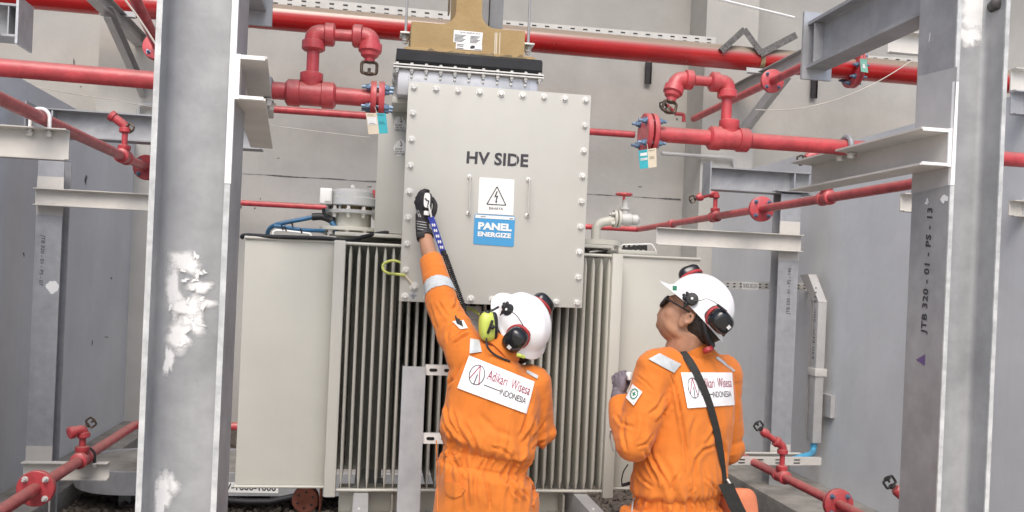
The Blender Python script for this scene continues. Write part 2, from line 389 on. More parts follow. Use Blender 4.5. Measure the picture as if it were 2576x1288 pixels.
def blob(mb, fn, cx, cy, rx, ry, seed, n=36, rough=0.35, holes=0):
    rnd = random.Random(seed); ph = [rnd.uniform(0, 6.28) for _ in range(6)]; vs_ = [fn(cx, cy)]
    for i in range(n):
        a = 2 * math.pi * i / n
        k = 1 + rough * sum(math.sin(a * (j + 2) + ph[j]) / (j + 1.6) for j in range(6)) + rnd.uniform(-.06, .06)
        k = max(.35, k)
        vs_.append(fn(cx + rx * k * math.cos(a), cy + ry * k * math.sin(a)))
    return mb.add(vs_, [(0, 1 + i, 1 + (i + 1) % n) for i in range(n)])
# ================================================================== SETTING
XL, XR, YB, YP, ZF = -2.29, 3.54, 9.4, 8.9, 2.82
g = MB(); rect(g, lambda u, v: V((-60 + 120 * u, -60 + 120 * v, 0)), 0, 0, 1, 1, 12, 12)
structure(build('ground', g, 'ground'))

b = MB().box((-9, YB, -0.2), (11, YB + .3, 9))
o = build('back_wall', b, 'wall', flat=True); tag(o, 'tall pale plastered wall behind the transformer', 'wall')
sm = MB(); rnd = random.Random(3)
zs = at(1200, 472, YB).z
xa, xb = at(600, 440, YB).x, at(1712, 500, YB).x
n = 160; _t = []
for i in range(n + 1):
    x0 = xa + (xb - xa) * i / n; h0 = max(.0015, .004 + .009 * noise.noise(V((x0 * 5, 1.3, 0))) + rnd.uniform(-.001, .002)); zc0 = zs + .006 * noise.noise(V((x0 * 3, 0, 0)))
    sm.v += [V((x0, YB - .003, zc0 - h0)), V((x0, YB - .003, zc0 + h0))]
sm.f = [(2 * i, 2 * i + 2, 2 * i + 3, 2 * i + 1) for i in range(n)]
tag(build('joint_line', sm, 'seamgrey', o, flat=True), 'dark ragged horizontal joint', None)
p = MB().box((XL + .0 - .36, YP, -.1), (-2.15, YB - .002, 9))
tag(build('wall_pier', p, 'wall', flat=True), 'pale wall pier at the corner behind the left steel frame', 'wall pier', 'piers on the back wall')
p = MB().box((3.37, YP, -.1), (3.95, YB - .002, 9))
tag(build('wall_pier', p, 'wall', flat=True), 'pale wall pier at the corner right of the transformer, conduit on it', 'wall pier', 'piers on the back wall')
wm = MB()
for k, (x, y, rx, ry) in enumerate(((186, 158, 1.6, 13), (187, 192, 2, 9), (203, 218, 2, 2), (606, 521, 3, 3), (641, 524, 2.5, 2.5), (655, 500, 2, 2), (1690, 282, 3, 2), (1703, 300, 2, 4), (930, 470, 5, 2), (700, 398, 3, 1.5), (1610, 470, 4, 1.5))):
    blob(wm, lambda a, b_: at(a, b_, YB - .002), x, y, rx, ry, 90 + k, n=16, rough=.4)
build('wall_stain', wm, 'seamgrey', o, flat=True)
p = MB().box((XL - .3, 0.8, -.1), (XL, YP - .003, ZF))
tag(build('fire_wall', p, 'firewall', flat=True), 'grey fire wall along the left side behind the lettered steel post', 'wall', 'fire walls beside the transformer')
wm = MB()
for k, (x, y, rx, ry) in enumerate(((232, 862, 1.5, 7), (268, 848, 5, 1.3), (216, 452, 3, 11), (280, 700, 2, 3), (60, 640, 2, 5))):
    blob(wm, lambda a, b_: atX(a, b_, XL + .002), x, y, rx, ry, 120 + k, n=16, rough=.4)
build('wall_stain', wm, 'seamgrey', C.objects['fire_wall'], flat=True)
p = MB().box((XR, 0.8, -.1), (XR + .3, YP - .003, ZF))
tag(build('fire_wall', p, 'firewall', flat=True), 'grey fire wall along the right side behind the cable tray', 'wall', 'fire walls beside the transformer')
b = MB().bbox((XL + .003, 2.5, -.05), (-1.95, YP - .003, .15), .012)
tag(structure(build('concrete_ledge', b, 'concrete')), 'low concrete ledge at the foot of the left grey wall', 'ledge')
b = MB().bbox((2.93, 5.58, -.05), (XR - .003, YP - .003, .16), .012)
tag(structure(build('concrete_ledge', b, 'concrete')), 'wide concrete ledge at the foot of the right grey wall', 'ledge')
b = MB().bbox((3.06, 2.5, -.05), (XR - .003, 5.575, .02), .01)
structure(build('concrete_strip', b, 'concrete'))

cr_ = MB().box((-9, 6.6, 8.0), (11, 9.398, 8.2))  # unseen eave, added to hold sky light off the upper wall
tag(build('shade_eave', cr_, 'concrete', flat=True), 'unseen concrete eave added over the bay to shade the wall', 'roof')
ap = MB(); rect(ap, lambda u, v: V((-40 + 80 * u, -40 + 42.2 * v, .004)), 0, 0, 1, 1, 8, 8); structure(build('bounce_apron', ap, 'apron'))  # unseen pale ground, added to bounce warm light into the bay

# gravel: one loose mass
gv = MB(); rnd = random.Random(11)
ico = bmesh.new(); bmesh.ops.create_icosphere(ico, subdivisions=1, radius=1); iv = [q.co.copy() for q in ico.verts]; ifc = [tuple(q.index for q in f.verts) for f in ico.faces]; ico.free()
def stones(x0, x1, y0, y1, cnt, s0, s1):
    for _ in range(cnt):
        s_ = rnd.uniform(s0, s1); c = V((rnd.uniform(x0, x1), rnd.uniform(y0, y1), rnd.uniform(-.2, .55) * s_))
        e = Matrix.Rotation(rnd.uniform(0, 6.28), 3, V((rnd.random(), rnd.random(), rnd.random() + .01)).normalized()) @ Matrix.Diagonal((rnd.uniform(.7, 1.3), rnd.uniform(.6, 1.1), rnd.uniform(.45, .8)))
        gv.add([c + (e @ q) * s_ * rnd.uniform(.85, 1.12) for q in iv], ifc)
stones(-1.94, 1.0, 4.9, 8.4, 6200, .018, .042)
stones(1.0, 2.9, 4.6, 8.4, 3000, .018, .042)
o = build('gravel', gv, 'stone', angle=20); o['kind'] = 'stuff'

# ================================================================== STEEL COLUMNS
def column_h(name, label, x0, x1, yf, bw, ztop, zbot=0.0, t=.013, fil=.022, material='galv'):
    r = thing(name, label, 'steel column', ((x0 + x1) / 2, yf + bw / 2, zbot), 'galvanised steel columns')
    h = x1 - x0; pr = prof_h(h, bw, .009, t, fil)
    # section lies in plan: 'up' of the profile = X, sideways = Y
    c = V(((x0 + x1) / 2, yf + bw / 2, zbot))
    m = MB().prism([c + V((bb, aa, 0)) for aa, bb in pr], (0, 0, ztop - zbot))
    build('section', m, material, r)
    bp = MB().bbox((x0 - .06, yf - .05, zbot), (x1 + .06, yf + bw + .05, zbot + .022), .003); build('base_plate', bp, 'galv', r)
    return r
cxl, cxr = at(368, 644, 2.3).x, at(571, 644, 2.3).x
colL = column_h('steel_column', 'thick foreground steel column with white paint smears on its web', cxl, cxr, 2.3, .19, 3.6)
e = MB(); e.box((cxr - .0135, 2.2985, at(580, 462, 2.3).z), (cxr + .0015, 2.31, 3.6)); build('paint_edge', e, 'white_paint', colL)
e = MB(); e.box((cxr - .0135, 2.299, .03), (cxr + .0005, 2.305, at(580, 464, 2.3).z)); e.box((cxl - .0005, 2.299, .03), (cxl + .0135, 2.305, 3.6)); build('scuffed_edge', e, 'edge', colL)
wy = 2.395 - .0062
wf = lambda px, py: at(px, py, wy)
sm, sm2 = MB(), MB()
for (cx, cy, rx, ry, sd_, rg) in ((462, 660, 52, 42, 1, .3), (438, 738, 30, 80, 2, .35), (502, 722, 34, 24, 3, .35), (498, 762, 40, 28, 4, .45), (486, 802, 48, 36, 6, .45), (452, 842, 48, 56, 5, .4), (470, 772, 46, 34, 13, .3), (424, 905, 15, 60, 7, .4), (420, 1218, 34, 46, 8, .4), (408, 1250, 28, 84, 9, .3)):
    wyk = wy - .0002 * sd_
    blob(sm2 if cy > 1100 else sm, lambda a, b_: at(a, b_, wyk), cx, cy, rx, ry, sd_, rough=rg)
for k in range(16):
    a0 = rnd.uniform(425, 520); y0 = rnd.uniform(640, 880)
    blob(sm, lambda a, b_: at(a, b_, wy - .0024 - .0001 * k), a0, y0, rnd.uniform(6, 16), rnd.uniform(5, 14), 20 + k, rough=.6)
coverage(build('paint_smear', sm2, 'smear', colL, flat=True))
tag(coverage(build('paint_smear', sm, 'smear', colL, flat=True)), 'smeared white touch-up paint', None)

rxl, rxr = at(2383, 644, 2.55).x, at(2514, 644, 2.55).x
colR = column_h('steel_column', 'thick foreground steel column with the number lettered up its left flange', rxl, rxr, 2.55, .2, 3.8)
e = MB(); e.box((rxl - .0012, 2.5485, at(2400, 466, 2.55).z), (rxl + .0135, 2.56, at(2405, 205, 2.55).z)); build('paint_edge', e, 'white_paint', colR)
e = MB(); e.box((rxl - .0005, 2.549, .03), (rxl + .0135, 2.555, at(2400, 468, 2.55).z)); e.box((rxl - .0005, 2.549, at(2405, 203, 2.55).z), (rxl + .0135, 2.555, 3.8)); e.box((rxr - .0135, 2.549, .03), (rxr + .0005, 2.555, 3.8)); build('scuffed_edge', e, 'edge', colR)
fx = rxl - .001
e = MB(); rect(e, quad(atX(2292, 488, fx), atX(2391, 465, fx), atX(2408, 168, fx), atX(2309, 192, fx)), 0, 0, 1, 1); build('paint_patch', e, 'patch', colR, flat=True)
t_ = MB(); fx2 = fx - .0006
text(t_, 'JTB 320 - 01 - PS - 13', quad(atX(2333, 842, fx2), atX(2350, 524, fx2), atX(2333, 522, fx2), atX(2316, 838, fx2)), spacing=1.15, bold=.03)
build('lettering', t_, 'stencil', colR, flat=True)
t_ = MB().add([atX(2304, 905, fx2), atX(2327, 891, fx2), atX(2326, 920, fx2)], [(0, 1, 2)]); build('painted_triangle', t_, 'purple', colR, flat=True)
t_ = MB(); blob(t_, lambda a, b_: atX(a, b_, fx2), 2375, 500, 8, 11, 41, rough=.35); blob(t_, lambda a, b_: atX(a, b_, fx2), 2332, 508, 5, 6, 42, rough=.5)
stroke(t_, lambda a, b_: atX(a, b_, fx2), [(2340, 82), (2337, 105)], 1.6)
build('paint_dab', t_, 'white_paint', colR, flat=True)
t_ = MB(); wyr = 2.65 - .0062
blob(t_, lambda a, b_: at(a, b_, wyr), 2456, 30, 58, 110, 44, rough=.2); blob(t_, lambda a, b_: at(a, b_, wyr - .0003), 2440, 90, 36, 40, 45, rough=.45); coverage(build('paint_patch', t_, 'smear', colR, flat=True))
t_ = MB().lathe(at(2498, 18, 2.62), (-.25, -1, .1), [(0, .02), (.04, .022), (.045, .012)], n=14); build('cut_pipe_end', t_, 'dark', colR)

# cantilever channels welded to the columns, carrying the high pipes
def u_clamp(parent, c, axis, r, half, plate_z, material='galv', rod=.0105, nuts=True):
    axis = V(axis).normalized(); side = axis.cross(V((0, 0, 1))).normalized()
    pts = [V(c) + side * r + V((0, 0, plate_z - c[2] - .03))]
    for k in range(13):
        a = math.pi * k / 12; pts.append(V(c) + side * (r * math.cos(a)) + V((0, 0, r * math.sin(a))))
    pts.append(V(c) - side * r + V((0, 0, plate_z - c[2] - .03)))
    u = build('u_bolt', MB().tube(pts, rod, 8), material, parent)
    if nuts:
        for sg in (1, -1):
            q = V(c) + side * (r * sg); q.z = plate_z - .012
            bolt(u, q, (0, 0, -1), .014, .016, 'zinc', 'nut')
    return u
# right bracket
ztop = at(2350, 322, 2.56).z; zbt = at(2350, 418, 2.56).z
xt = rxl - .002
m = MB().beam((xt, 2.552, (ztop + zbt) / 2), (xt, 3.44, (ztop + zbt) / 2), prof_c(ztop - zbt, .105, .008, .0095), side=(-1, 0, 0))
brR = build('cantilever_bracket', m, 'primer', colR)
e = MB(); e.box((xt - .1, 2.549, ztop - .012), (xt - .004, 2.553, ztop - .002)); e.box((xt - .1, 2.549, zbt + .002), (xt - .004, 2.553, zbt + .011)); e.box((xt - .012, 2.548, zbt), (xt, 2.5535, ztop)); build('painted_end', e, 'white_paint', brR)
zR = ztop
# left bracket
zt = at(630, 152, 2.36).z; zb_ = at(625, 262, 2.36).z
x_ = cxr + .002
m = MB().beam((x_, 2.302, (zt + zb_) / 2), (x_ - .08, 3.2, (zt + zb_) / 2), prof_c(zt - zb_, .075, .008, .0095), side=(1, 0, 0))
brL = build('cantilever_bracket', m, 'primer', colL)
e = MB(); e.box((x_ + .004, 2.299, zt - .011), (x_ + .07, 2.303, zt - .002)); e.box((x_ + .004, 2.299, zb_ + .002), (x_ + .07, 2.303, zb_ + .010)); e.box((x_, 2.298, zb_), (x_ + .010, 2.3035, zt)); build('painted_end', e, 'white_paint', brL)
zL = zt

# big high beams with end plates, running back from the columns
def end_beam(label, p0, p1, h, bw, plate, plate_side, material='galv', up=(0, 0, 1), stiff=True):
    p0, p1 = V(p0), V(p1)
    r = thing('steel_beam', label, 'steel beam', p0, 'galvanised beams with end plates')
    build('section', MB().beam(p0, p1, prof_h(h, bw, .009, .014, .01)), material, r)
    d = (p1 - p0).normalized(); s = d.cross(V((0, 0, 1))).normalized()
    if plate:
        build('end_plate', MB().obox(p1 + d * .008, s * (bw / 2 + .018), V((0, 0, h / 2 + .045)), d * .0075), 'galv_light', r)
    if stiff:
        q = p1 - d * .05
        build('stiffener', MB().obox(q, s * (bw / 2 - .004), V((0, 0, h / 2 - .016)), d * .004), material, r)
    return r
bR = end_beam('heavy high beam with square end plate joining the right column', (1.858, 2.758, 2.722), (1.855, 3.56, 2.722), .2, .1, True, 1)
bL = end_beam('short high beam with end plate behind the left column', (cxr - .066, 2.5, 2.60), (cxr - .066, 2.98, 2.60), .2, .1, True, 1)
zz = atX(41, 103, XL + .12)
bX = end_beam('high beam end with side plate in the upper left corner', (-4.2, 5.9, 3.11), (at(42, 50, 5.8).x, 5.9, 3.11), .2, .2, True, 1)
build('web_plate', MB().bbox((-2.32, 5.78, 2.99), (-2.30, 5.79, 3.2), .002), 'galv_light', bX)

# ------------------------------------------------------------------ back posts and beams
def post(label, px0, px1, py, yf, ztop, txt):
    x0, x1 = at(px0, py, yf).x, at(px1, py, yf).x
    c = V(((x0 + x1) / 2, yf + .07, 0)); bw = x1 - x0
    r = thing('steel_post', label, 'steel post', c, 'lettered steel posts')
    pr = prof_h(.14, bw, .007, .009, .008)
    m = MB().prism([c + V((aa, bb, 0)) for aa, bb in pr], (0, 0, ztop)); build('section', m, 'galv_light', r)
    build('base_plate', MB().bbox((x0 - .05, yf - .05, 0), (x1 + .05, yf + .19, .02), .003), 'galv', r)
    return r, x0, x1
pL, lx0, lx1 = post('left lettered steel post with white paint dab beside grey wall', 88, 154, 600, 5.93, at(270, 347, 6.0).z - .165, '')
yq = 5.9285
def band(parent, x0, x1, y, pz0, pz1, material='primer', name='paint_band'):
    return build(name, MB().box((x0 - .001, y - .0006, min(pz0, pz1)), (x1 + .001, y + .01, max(pz0, pz1))), material, parent)
band(pL, lx0, lx1, 5.93, at(120, 444, 5.93).z, at(120, 541, 5.93).z); band(pL, lx0, lx1, 5.93, at(100, 1122, 5.93).z, at(95, 1288, 5.93).z)
t_ = MB(); text(t_, 'JTB 320 - 01 - PS - 07', quad(at(102, 590, yq), at(95, 718, yq), at(107, 719, yq), at(114, 592, yq))); build('lettering', t_, 'ink', pL, flat=True)
t_ = MB(); blob(t_, lambda a, b_: at(a, b_, yq), 132, 722, 14, 17, 51, rough=.18); build('paint_dab', t_, 'white_paint', pL, flat=True)
pR, qx0, qx1 = post('right lettered steel post between the worker and the cable tray', 1950, 2000, 860, 6.4, at(1985, 484, 6.4).z, '')
band(pR, qx0, qx1, 6.4, at(1985, 557, 6.4).z, at(1985, 655, 6.4).z); band(pR, qx0, qx1, 6.4, at(1945, 1118, 6.4).z, at(1945, 1180, 6.4).z)
t_ = MB(); text(t_, 'JTB 320 - 01 - PS - 140', quad(at(1989, 791, 6.3985), at(1993, 674, 6.3985), at(1982, 674, 6.3985), at(1978, 791, 6.3985))); build('lettering', t_, 'ink', pR, flat=True)

def channel(label, pxa, pxb, Y, hpx, material='primer', bw=.05, x_from=None, x_to=None, group='pale channel beams', flip=1):
    p0, p1 = at(*pxa, Y), at(*pxb, Y)
    z = (p0.z + p1.z) / 2; p0.z = p1.z = z
    if x_from is not None: p0.x = x_from
    if x_to is not None: p1.x = x_to
    h = hpx
    r = thing('channel_beam', label, 'channel beam', p0, group)
    m = MB().beam(p0, p1, prof_c(h, bw, .007, .008), side=(0, -flip, 0)); build('section', m, material, r)
    return r, p0, p1
z1 = lambda x, ya, yb, Y: at(x, ya, Y).z - at(x, yb, Y).z
chA, a0, a1 = channel('white channel beam at left edge carrying a clamped red pipe', (0, 361), (175, 364), 4.35, z1(88, 324, 403, 4.35), x_from=XL, bw=.06)
chB, _, _ = channel('thin pale channel across the left lettered post', (90, 494), (375, 511), 5.9, z1(230, 479, 522, 5.9), x_to=-.9)
chC, c0, c1 = channel('low pale channel under the clamped pipe at the left post', (60, 1181), (276, 1182), 5.26, z1(170, 1160, 1203, 5.26))
chD, d0, d1 = channel('pale channel across the right lettered post', (1650, 594), (2014, 613), 6.37, z1(1830, 582, 625, 6.37))
chE, _, _ = channel('low pale channel behind the red pipe at the right post', (1700, 1150), (2010, 1152), 6.37, .09)
def galv_beam(label, pa, pb, Y, h, x_to=None, endp=None):
    p0, p1 = at(*pa, Y), at(*pb, Y); z = (p0.z + p1.z) / 2; p0.z = p1.z = z
    if x_to is not None: p1.x = x_to
    r = thing('steel_beam', label, 'steel beam', p0, 'galvanised beams on the back posts')
    build('section', MB().beam(p0, p1, prof_h(h, .14, .007, .009, .008)), 'galv', r)
    return r, p0, p1
gL, g0, g1 = galv_beam('galvanised beam on top of the left lettered post', (75, 309), (385, 326), 6.0, .175, x_to=-.75)
build('end_plate', MB().obox(g0, V((.006, 0, 0)), V((0, .08, 0)), V((0, 0, .12))), 'galv', gL)
for px_ in (140,):
    q = at(px_, 311, 6.0); build('stiffener', MB().obox((q.x, 5.965, g0.z), V((.005, 0, 0)), V((0, .034, 0)), V((0, 0, .073))), 'galv_light', gL)
gR, g0, g1 = galv_beam('galvanised beam on top of the right lettered post', (1778, 452), (2034, 463), 6.47, .172)
build('end_plate', MB().obox(g0, V((.006, 0, 0)), V((0, .08, 0)), V((0, 0, .125))), 'galv', gR)
q = at(1989, 461, 6.47); build('stiffener', MB().obox((q.x, 6.435, g0.z), V((.005, 0, 0)), V((0, .034, 0)), V((0, 0, .073))), 'galv_light', gR)
build('cap_plate', MB().bbox((qx0 - .05, 6.36, at(1985, 484, 6.4).z + .0005), (qx1 + .06, 6.58, at(1985, 484, 6.4).z + .011), .002), 'galv', gR)

# bits of neighbouring steelwork seen past the right column
def small_channel(label, pa, pb, Y, h, mtl='primer', x_to=None):
    return channel(label, pa, pb, Y, h, mtl, x_to=x_to, group='steel offcuts seen round the right column')
small_channel('white channel end above the big pipe left of right column', (2232, 110), (2330, 114), 5.2, .14)
small_channel('small white channel end under the red pipe at the right column', (2263, 510), (2330, 514), 4.6, .105, x_to=3.4)
small_channel('white beam at right picture edge above the grey beam', (2540, 205), (2650, 210), 4.5, .13, x_to=4.8)
small_channel('grey beam at right picture edge between white beam and red pipe', (2540, 262), (2650, 268), 4.4, .13, 'galv_light', x_to=4.8)
small_channel('pale channel at right picture edge under the red pipe', (2536, 525), (2650, 531), 4.4, .09, x_to=4.6)

# triangular pipe brackets on the wall
def tri_bracket(label, X, y0, zt_, depth, brace_to):
    r = thing('pipe_bracket', label, 'bracket', (X, YP, zt_ - .3), 'wall brackets under the big pipe')
    build('arm', MB().beam((X, y0, zt_ - .06), (X, depth, zt_ - .06), prof_h(.12, .10, .007, .008)), 'patch', r)
    build('brace', MB().beam((X, 7.75, zt_ - .12), (X + .02, depth, zt_ - .55), prof_c(.11, .06, .007, .008)), 'patch', r)
    build('seat_angle', MB().beam((X - .17, 8.24, zt_ - .03), (X + .12, 8.24, zt_ - .03), prof_l(.06, .06, .006)), 'patch', r)
    return r
tri_bracket('grey triangular bracket holding the big red pipe at left', -2.28, 6.9, at(300, 42, 8.4).z - .02, YP, 0)
tri_bracket('dark triangular bracket holding the big red pipe at right', 3.72, 6.4, at(1905, 190, 8.4).z - .0, YP, 0)
# ================================================================== RED PIPEWORK
def bend(pts, rad, n=6):
    pts = [V(p) for p in pts]; out = [pts[0]]
    for k in range(1, len(pts) - 1):
        a, b_, c = pts[k - 1], pts[k], pts[k + 1]
        u = (a - b_).normalized(); w_ = (c - b_).normalized()
        rr = min(rad, (a - b_).length * .45, (c - b_).length * .45)
        for i in range(n + 1):
            t = i / n; out.append((b_ + u * rr) * (1 - t) ** 2 + b_ * 2 * t * (1 - t) + (b_ + w_ * rr) * t ** 2)
    out.append(pts[-1]); return out
def nozzle(parent, p, d, s=1.0, material='brass'):
    p = V(p); d = V(d).normalized(); x, y = perp(d)
    if abs(x.y) > abs(y.y): x, y = y, x
    m = MB().lathe(p, d, [(0, .012 * s), (.006 * s, .012 * s), (.008 * s, .009 * s)], n=10)
    for sg in (1, -1):
        m.tube(bend([p + d * .004 * s + x * .004 * s * sg, p + d * .006 * s + x * .019 * s * sg, p + d * .033 * s + x * .019 * s * sg, p + d * .034 * s + x * .004 * s * sg], .008), .0042 * s, 7)
    m.lathe(p + d * .030 * s, d, [(0, .005 * s), (.002 * s, .012 * s), (.007 * s, .012 * s), (.009 * s, .004 * s)], n=12)
    m.cyl(p + d * .02 * s, p + d * .032 * s, .004 * s, n=8)
    return build('spray_nozzle', m, material, parent)
def tee(parent, c, axis, up, r, L=.075, name='tee'):
    axis = V(axis).normalized(); up = V(up).normalized(); c = V(c)
    m = MB()
    m.lathe(c - axis * L, axis, [(0, r * 1.15), (.008, r * 1.52), (L * .55, r * 1.55), (L * .58, r * 1.36), (2 * L - L * .58, r * 1.36), (2 * L - L * .55, r * 1.55), (2 * L - .008, r * 1.52), (2 * L, r * 1.15)], n=24)
    m.lathe(c, up, [(0, r * 1.1), (r * 1.35, r * 1.15), (r * 1.55, r * 1.3), (r * 2.35, r * 1.3), (r * 2.5, r * 1.0)], n=20)
    return build(name, m, 'red', parent)
def elbow(parent, a, c, b_, r, name='elbow'):
    a, c, b_ = V(a), V(c), V(b_)
    m = MB().tube(bend([a, c, b_], 2.2 * r, 8), r * 1.28, 18)
    for p_ in (a, b_):
        d = (c - p_).normalized(); m.lathe(p_ - d * .003, d, [(0, r * 1.35), (.005, r * 1.62), (r * 1.3, r * 1.62), (r * 1.45, r * 1.3)], n=20)
    return build(name, m, 'red', parent)
def flange(parent, c, axis, r, t=.014, gap=.006, nb=4, bcol='bluebolt', ph=.785, blind=False, br=.011):
    axis = V(axis).normalized(); c = V(c); x, y = perp(axis)
    m = MB()
    m.lathe(c - axis * (t + gap / 2), axis, [(0, r * .96), (.003, r), (t, r)], n=32); m.lathe(c + axis * gap / 2, axis, [(0, r), (t - .003, r), (t, r * .96)], n=32)
    m.cyl(c - axis * gap, c + axis * gap, r * .55, n=24)
    fl = build('flange', m, 'red', parent)
    for k in range(nb):
        a = ph + 2 * math.pi * k / nb; q = c + (x * math.cos(a) + y * math.sin(a)) * r * .76
        build('stud', MB().cyl(q - axis * (t + gap / 2 + br * 2.9), q + axis * (t + gap / 2 + br * 2.9), br * .55, n=8), bcol, fl)
        for sg in (1, -1): bolt(fl, q + axis * sg * (t + gap / 2), axis * sg, br, br * 1.3, 'zinc' if sg * nb > 0 and bcol == 'mix' else bcol, 'nut')
    return fl
def pipe(parent, pts, r, material='red', rad=.06, n=20, name='pipe'):
    return build(name, MB().tube(bend(pts, rad) if len(pts) > 2 else pts, r, n), material, parent)

# ---- two drench branches facing each other beside the cable box
R1 = .0275
Y1 = 2.85
A = lambda x, y: at(x, y, Y1)
hpL = thing('fire_pipe', 'red spray pipe from the left edge with upright hook and flange', 'fire pipe', A(682, 260), 'red drench pipes')
zc_ = A(782, 237).z
pipe(hpL, [V((at(-60, 172, Y1).x, Y1, zc_ + .012)), V((A(950, 240).x, Y1, zc_))], R1)
tee(hpL, V((A(782, 237).x, Y1, zc_)), (1, 0, 0), (0, 0, 1), R1, .078)
xr = A(786, 180).x; ze = A(787, 84).z
pipe(hpL, [(xr, Y1, zc_ + .04), (xr, Y1, ze - .03)], .0195, name='riser')
elbow(hpL, (xr, Y1, ze - .052), (xr, Y1, ze), (xr + .062, Y1, ze), .0225)
x2 = A(934, 94).x
pipe(hpL, [(xr + .03, Y1, ze), (x2 - .03, Y1 - .01, ze)], .0185, name='arm')
elbow(hpL, (x2 - .055, Y1 - .01, ze), (x2, Y1 - .015, ze), (x2 - .002, Y1 - .02, ze - .05), .0225)
build('reducer', MB().lathe((x2 - .002, Y1 - .02, ze - .05), (0, 0, -1), [(0, .03), (.012, .028), (.02, .017), (.03, .016)], n=18), 'red', hpL)
nozzle(hpL, (x2 - .002, Y1 - .02, ze - .075), (0, 0, -1), 1.25)
xf = A(950, 240).x
flange(hpL, (xf, Y1, zc_), (1, 0, 0), .056, t=.018, gap=.008, nb=4, br=.0095)
u_clamp(brL, (cxr + .02, Y1, zc_), (1, 0, 0), R1 + .008, .03, zL)

Y2 = 3.1
B_ = lambda x, y: at(x, y, Y2)
hpR = thing('fire_pipe', 'red spray pipe from the right column with upright hook and flange', 'fire pipe', B_(1830, 370), 'red drench pipes')
zc2 = B_(1760, 345).z
pipe(hpR, [V((B_(1630, 335).x, Y2, zc2)), V((4.6, Y2, zc2))], R1 * 1.05)
tee(hpR, V((B_(1833, 347).x, Y2, zc2)), (-1, 0, 0), (0, 0, 1), R1 * 1.05, .08)
xr = B_(1828, 270).x; ze = B_(1831, 209).z
pipe(hpR, [(xr, Y2, zc2 + .04), (xr, Y2, ze - .03)], .0195, name='riser')
elbow(hpR, (xr, Y2, ze - .055), (xr, Y2, ze), (xr - .065, Y2, ze), .0225)
x2 = B_(1703, 202).x
pipe(hpR, [(xr - .03, Y2, ze), (x2 + .03, Y2, ze)], .0185, name='arm')
elbow(hpR, (x2 + .058, Y2, ze), (x2, Y2, ze), (x2 - .018, Y2 - .01, ze - .055), .0225)
build('reducer', MB().lathe((x2 - .018, Y2 - .01, ze - .055), (-.2, -.1, -1), [(0, .03), (.012, .028), (.02, .018), (.032, .017)], n=18), 'red', hpR)
nozzle(hpR, (x2 - .025, Y2 - .014, ze - .083), (-.2, -.1, -1), 1.3)
flange(hpR, (B_(1632, 335).x, Y2, zc2), (1, 0, 0), .073, t=.018, gap=.008, nb=4, br=.0105)
u_clamp(brR, (xt - .05, Y2, zc2), (1, 0, 0), R1 + .012, .03, zR)

# ---- ring mains along the side walls: run at constant X
XPL, XPR, RP = -1.53, 2.75, .029
PL = lambda x, y: atX(x, y, XPL)
PR = lambda x, y: atX(x, y, XPR)
def sidepipe(label, a, b_, X, loc, extra=None, rr=RP):
    r = thing('fire_pipe', label, 'fire pipe', loc, 'red drench pipes')
    pts = [V(a), V(b_)] + ([V(extra)] if extra is not None else [])
    pipe(r, pts, rr, rad=.05); return r
def along(a, b_, t): return V(a).lerp(V(b_), t)
# left upper
a, b_ = PL(-60, 221), PL(552, 507); z = (a.z + b_.z) / 2; a.z = b_.z = z
lu = sidepipe('red pipe sloping down from the left edge over the white channel', a, b_, XPL, a, (at(846, 526, b_.y).x, b_.y, z))
q = PL(312, 391); tee(lu, (XPL, q.y, z), (0, 1, 0), (0, 0, 1), RP, .075)
pipe(lu, [(XPL, q.y, z + .05), (XPL, q.y, z + .17)], .0175, name='riser')
elbow(lu, (XPL, q.y, z + .15), (XPL, q.y, z + .19), (XPL - .085, q.y - .01, z + .25), .021)
nozzle(lu, (XPL + .01, q.y - .01, z + .19), (.75, -.1, -.6), 1.3)
q = PL(368, 436); flange(lu, (XPL, q.y, z), (0, 1, 0), .085, nb=4)
q = PL(112, 292); u_clamp(chA, (XPL, 4.33, z), (0, 1, 0), RP + .012, .03, a0.z + .066, 'white_paint', rod=.0085)
# left lower
a, b_ = PL(-90, 1336), PL(341, 1073); z = (a.z + b_.z) / 2; a.z = b_.z = z
ll = sidepipe('low red pipe rising from the lower left corner with flange and nozzle', a, b_, XPL, a, (1.6, b_.y, z))
q = PL(206, 1153); tee(ll, (XPL, q.y, z), (0, 1, 0), (0, 0, 1), RP, .07)
pipe(ll, [(XPL, q.y, z + .05), (XPL, q.y, z + .14)], .0175, name='riser')
elbow(ll, (XPL + .005, q.y, z + .12), (XPL, q.y, z + .165), (XPL - .055, q.y - .05, z + .15), .021)
nozzle(ll, (XPL + .02, q.y, z + .185), (.65, 0, .55), 1.3)
q = PL(91, 1236); flange(ll, (XPL, q.y, z), (0, 1, 0), .085, nb=4, bcol='zinc')
u_clamp(chC, (XPL, 5.225, z), (0, 1, 0), RP + .014, .03, c0.z + .055, 'dark', rod=.009)
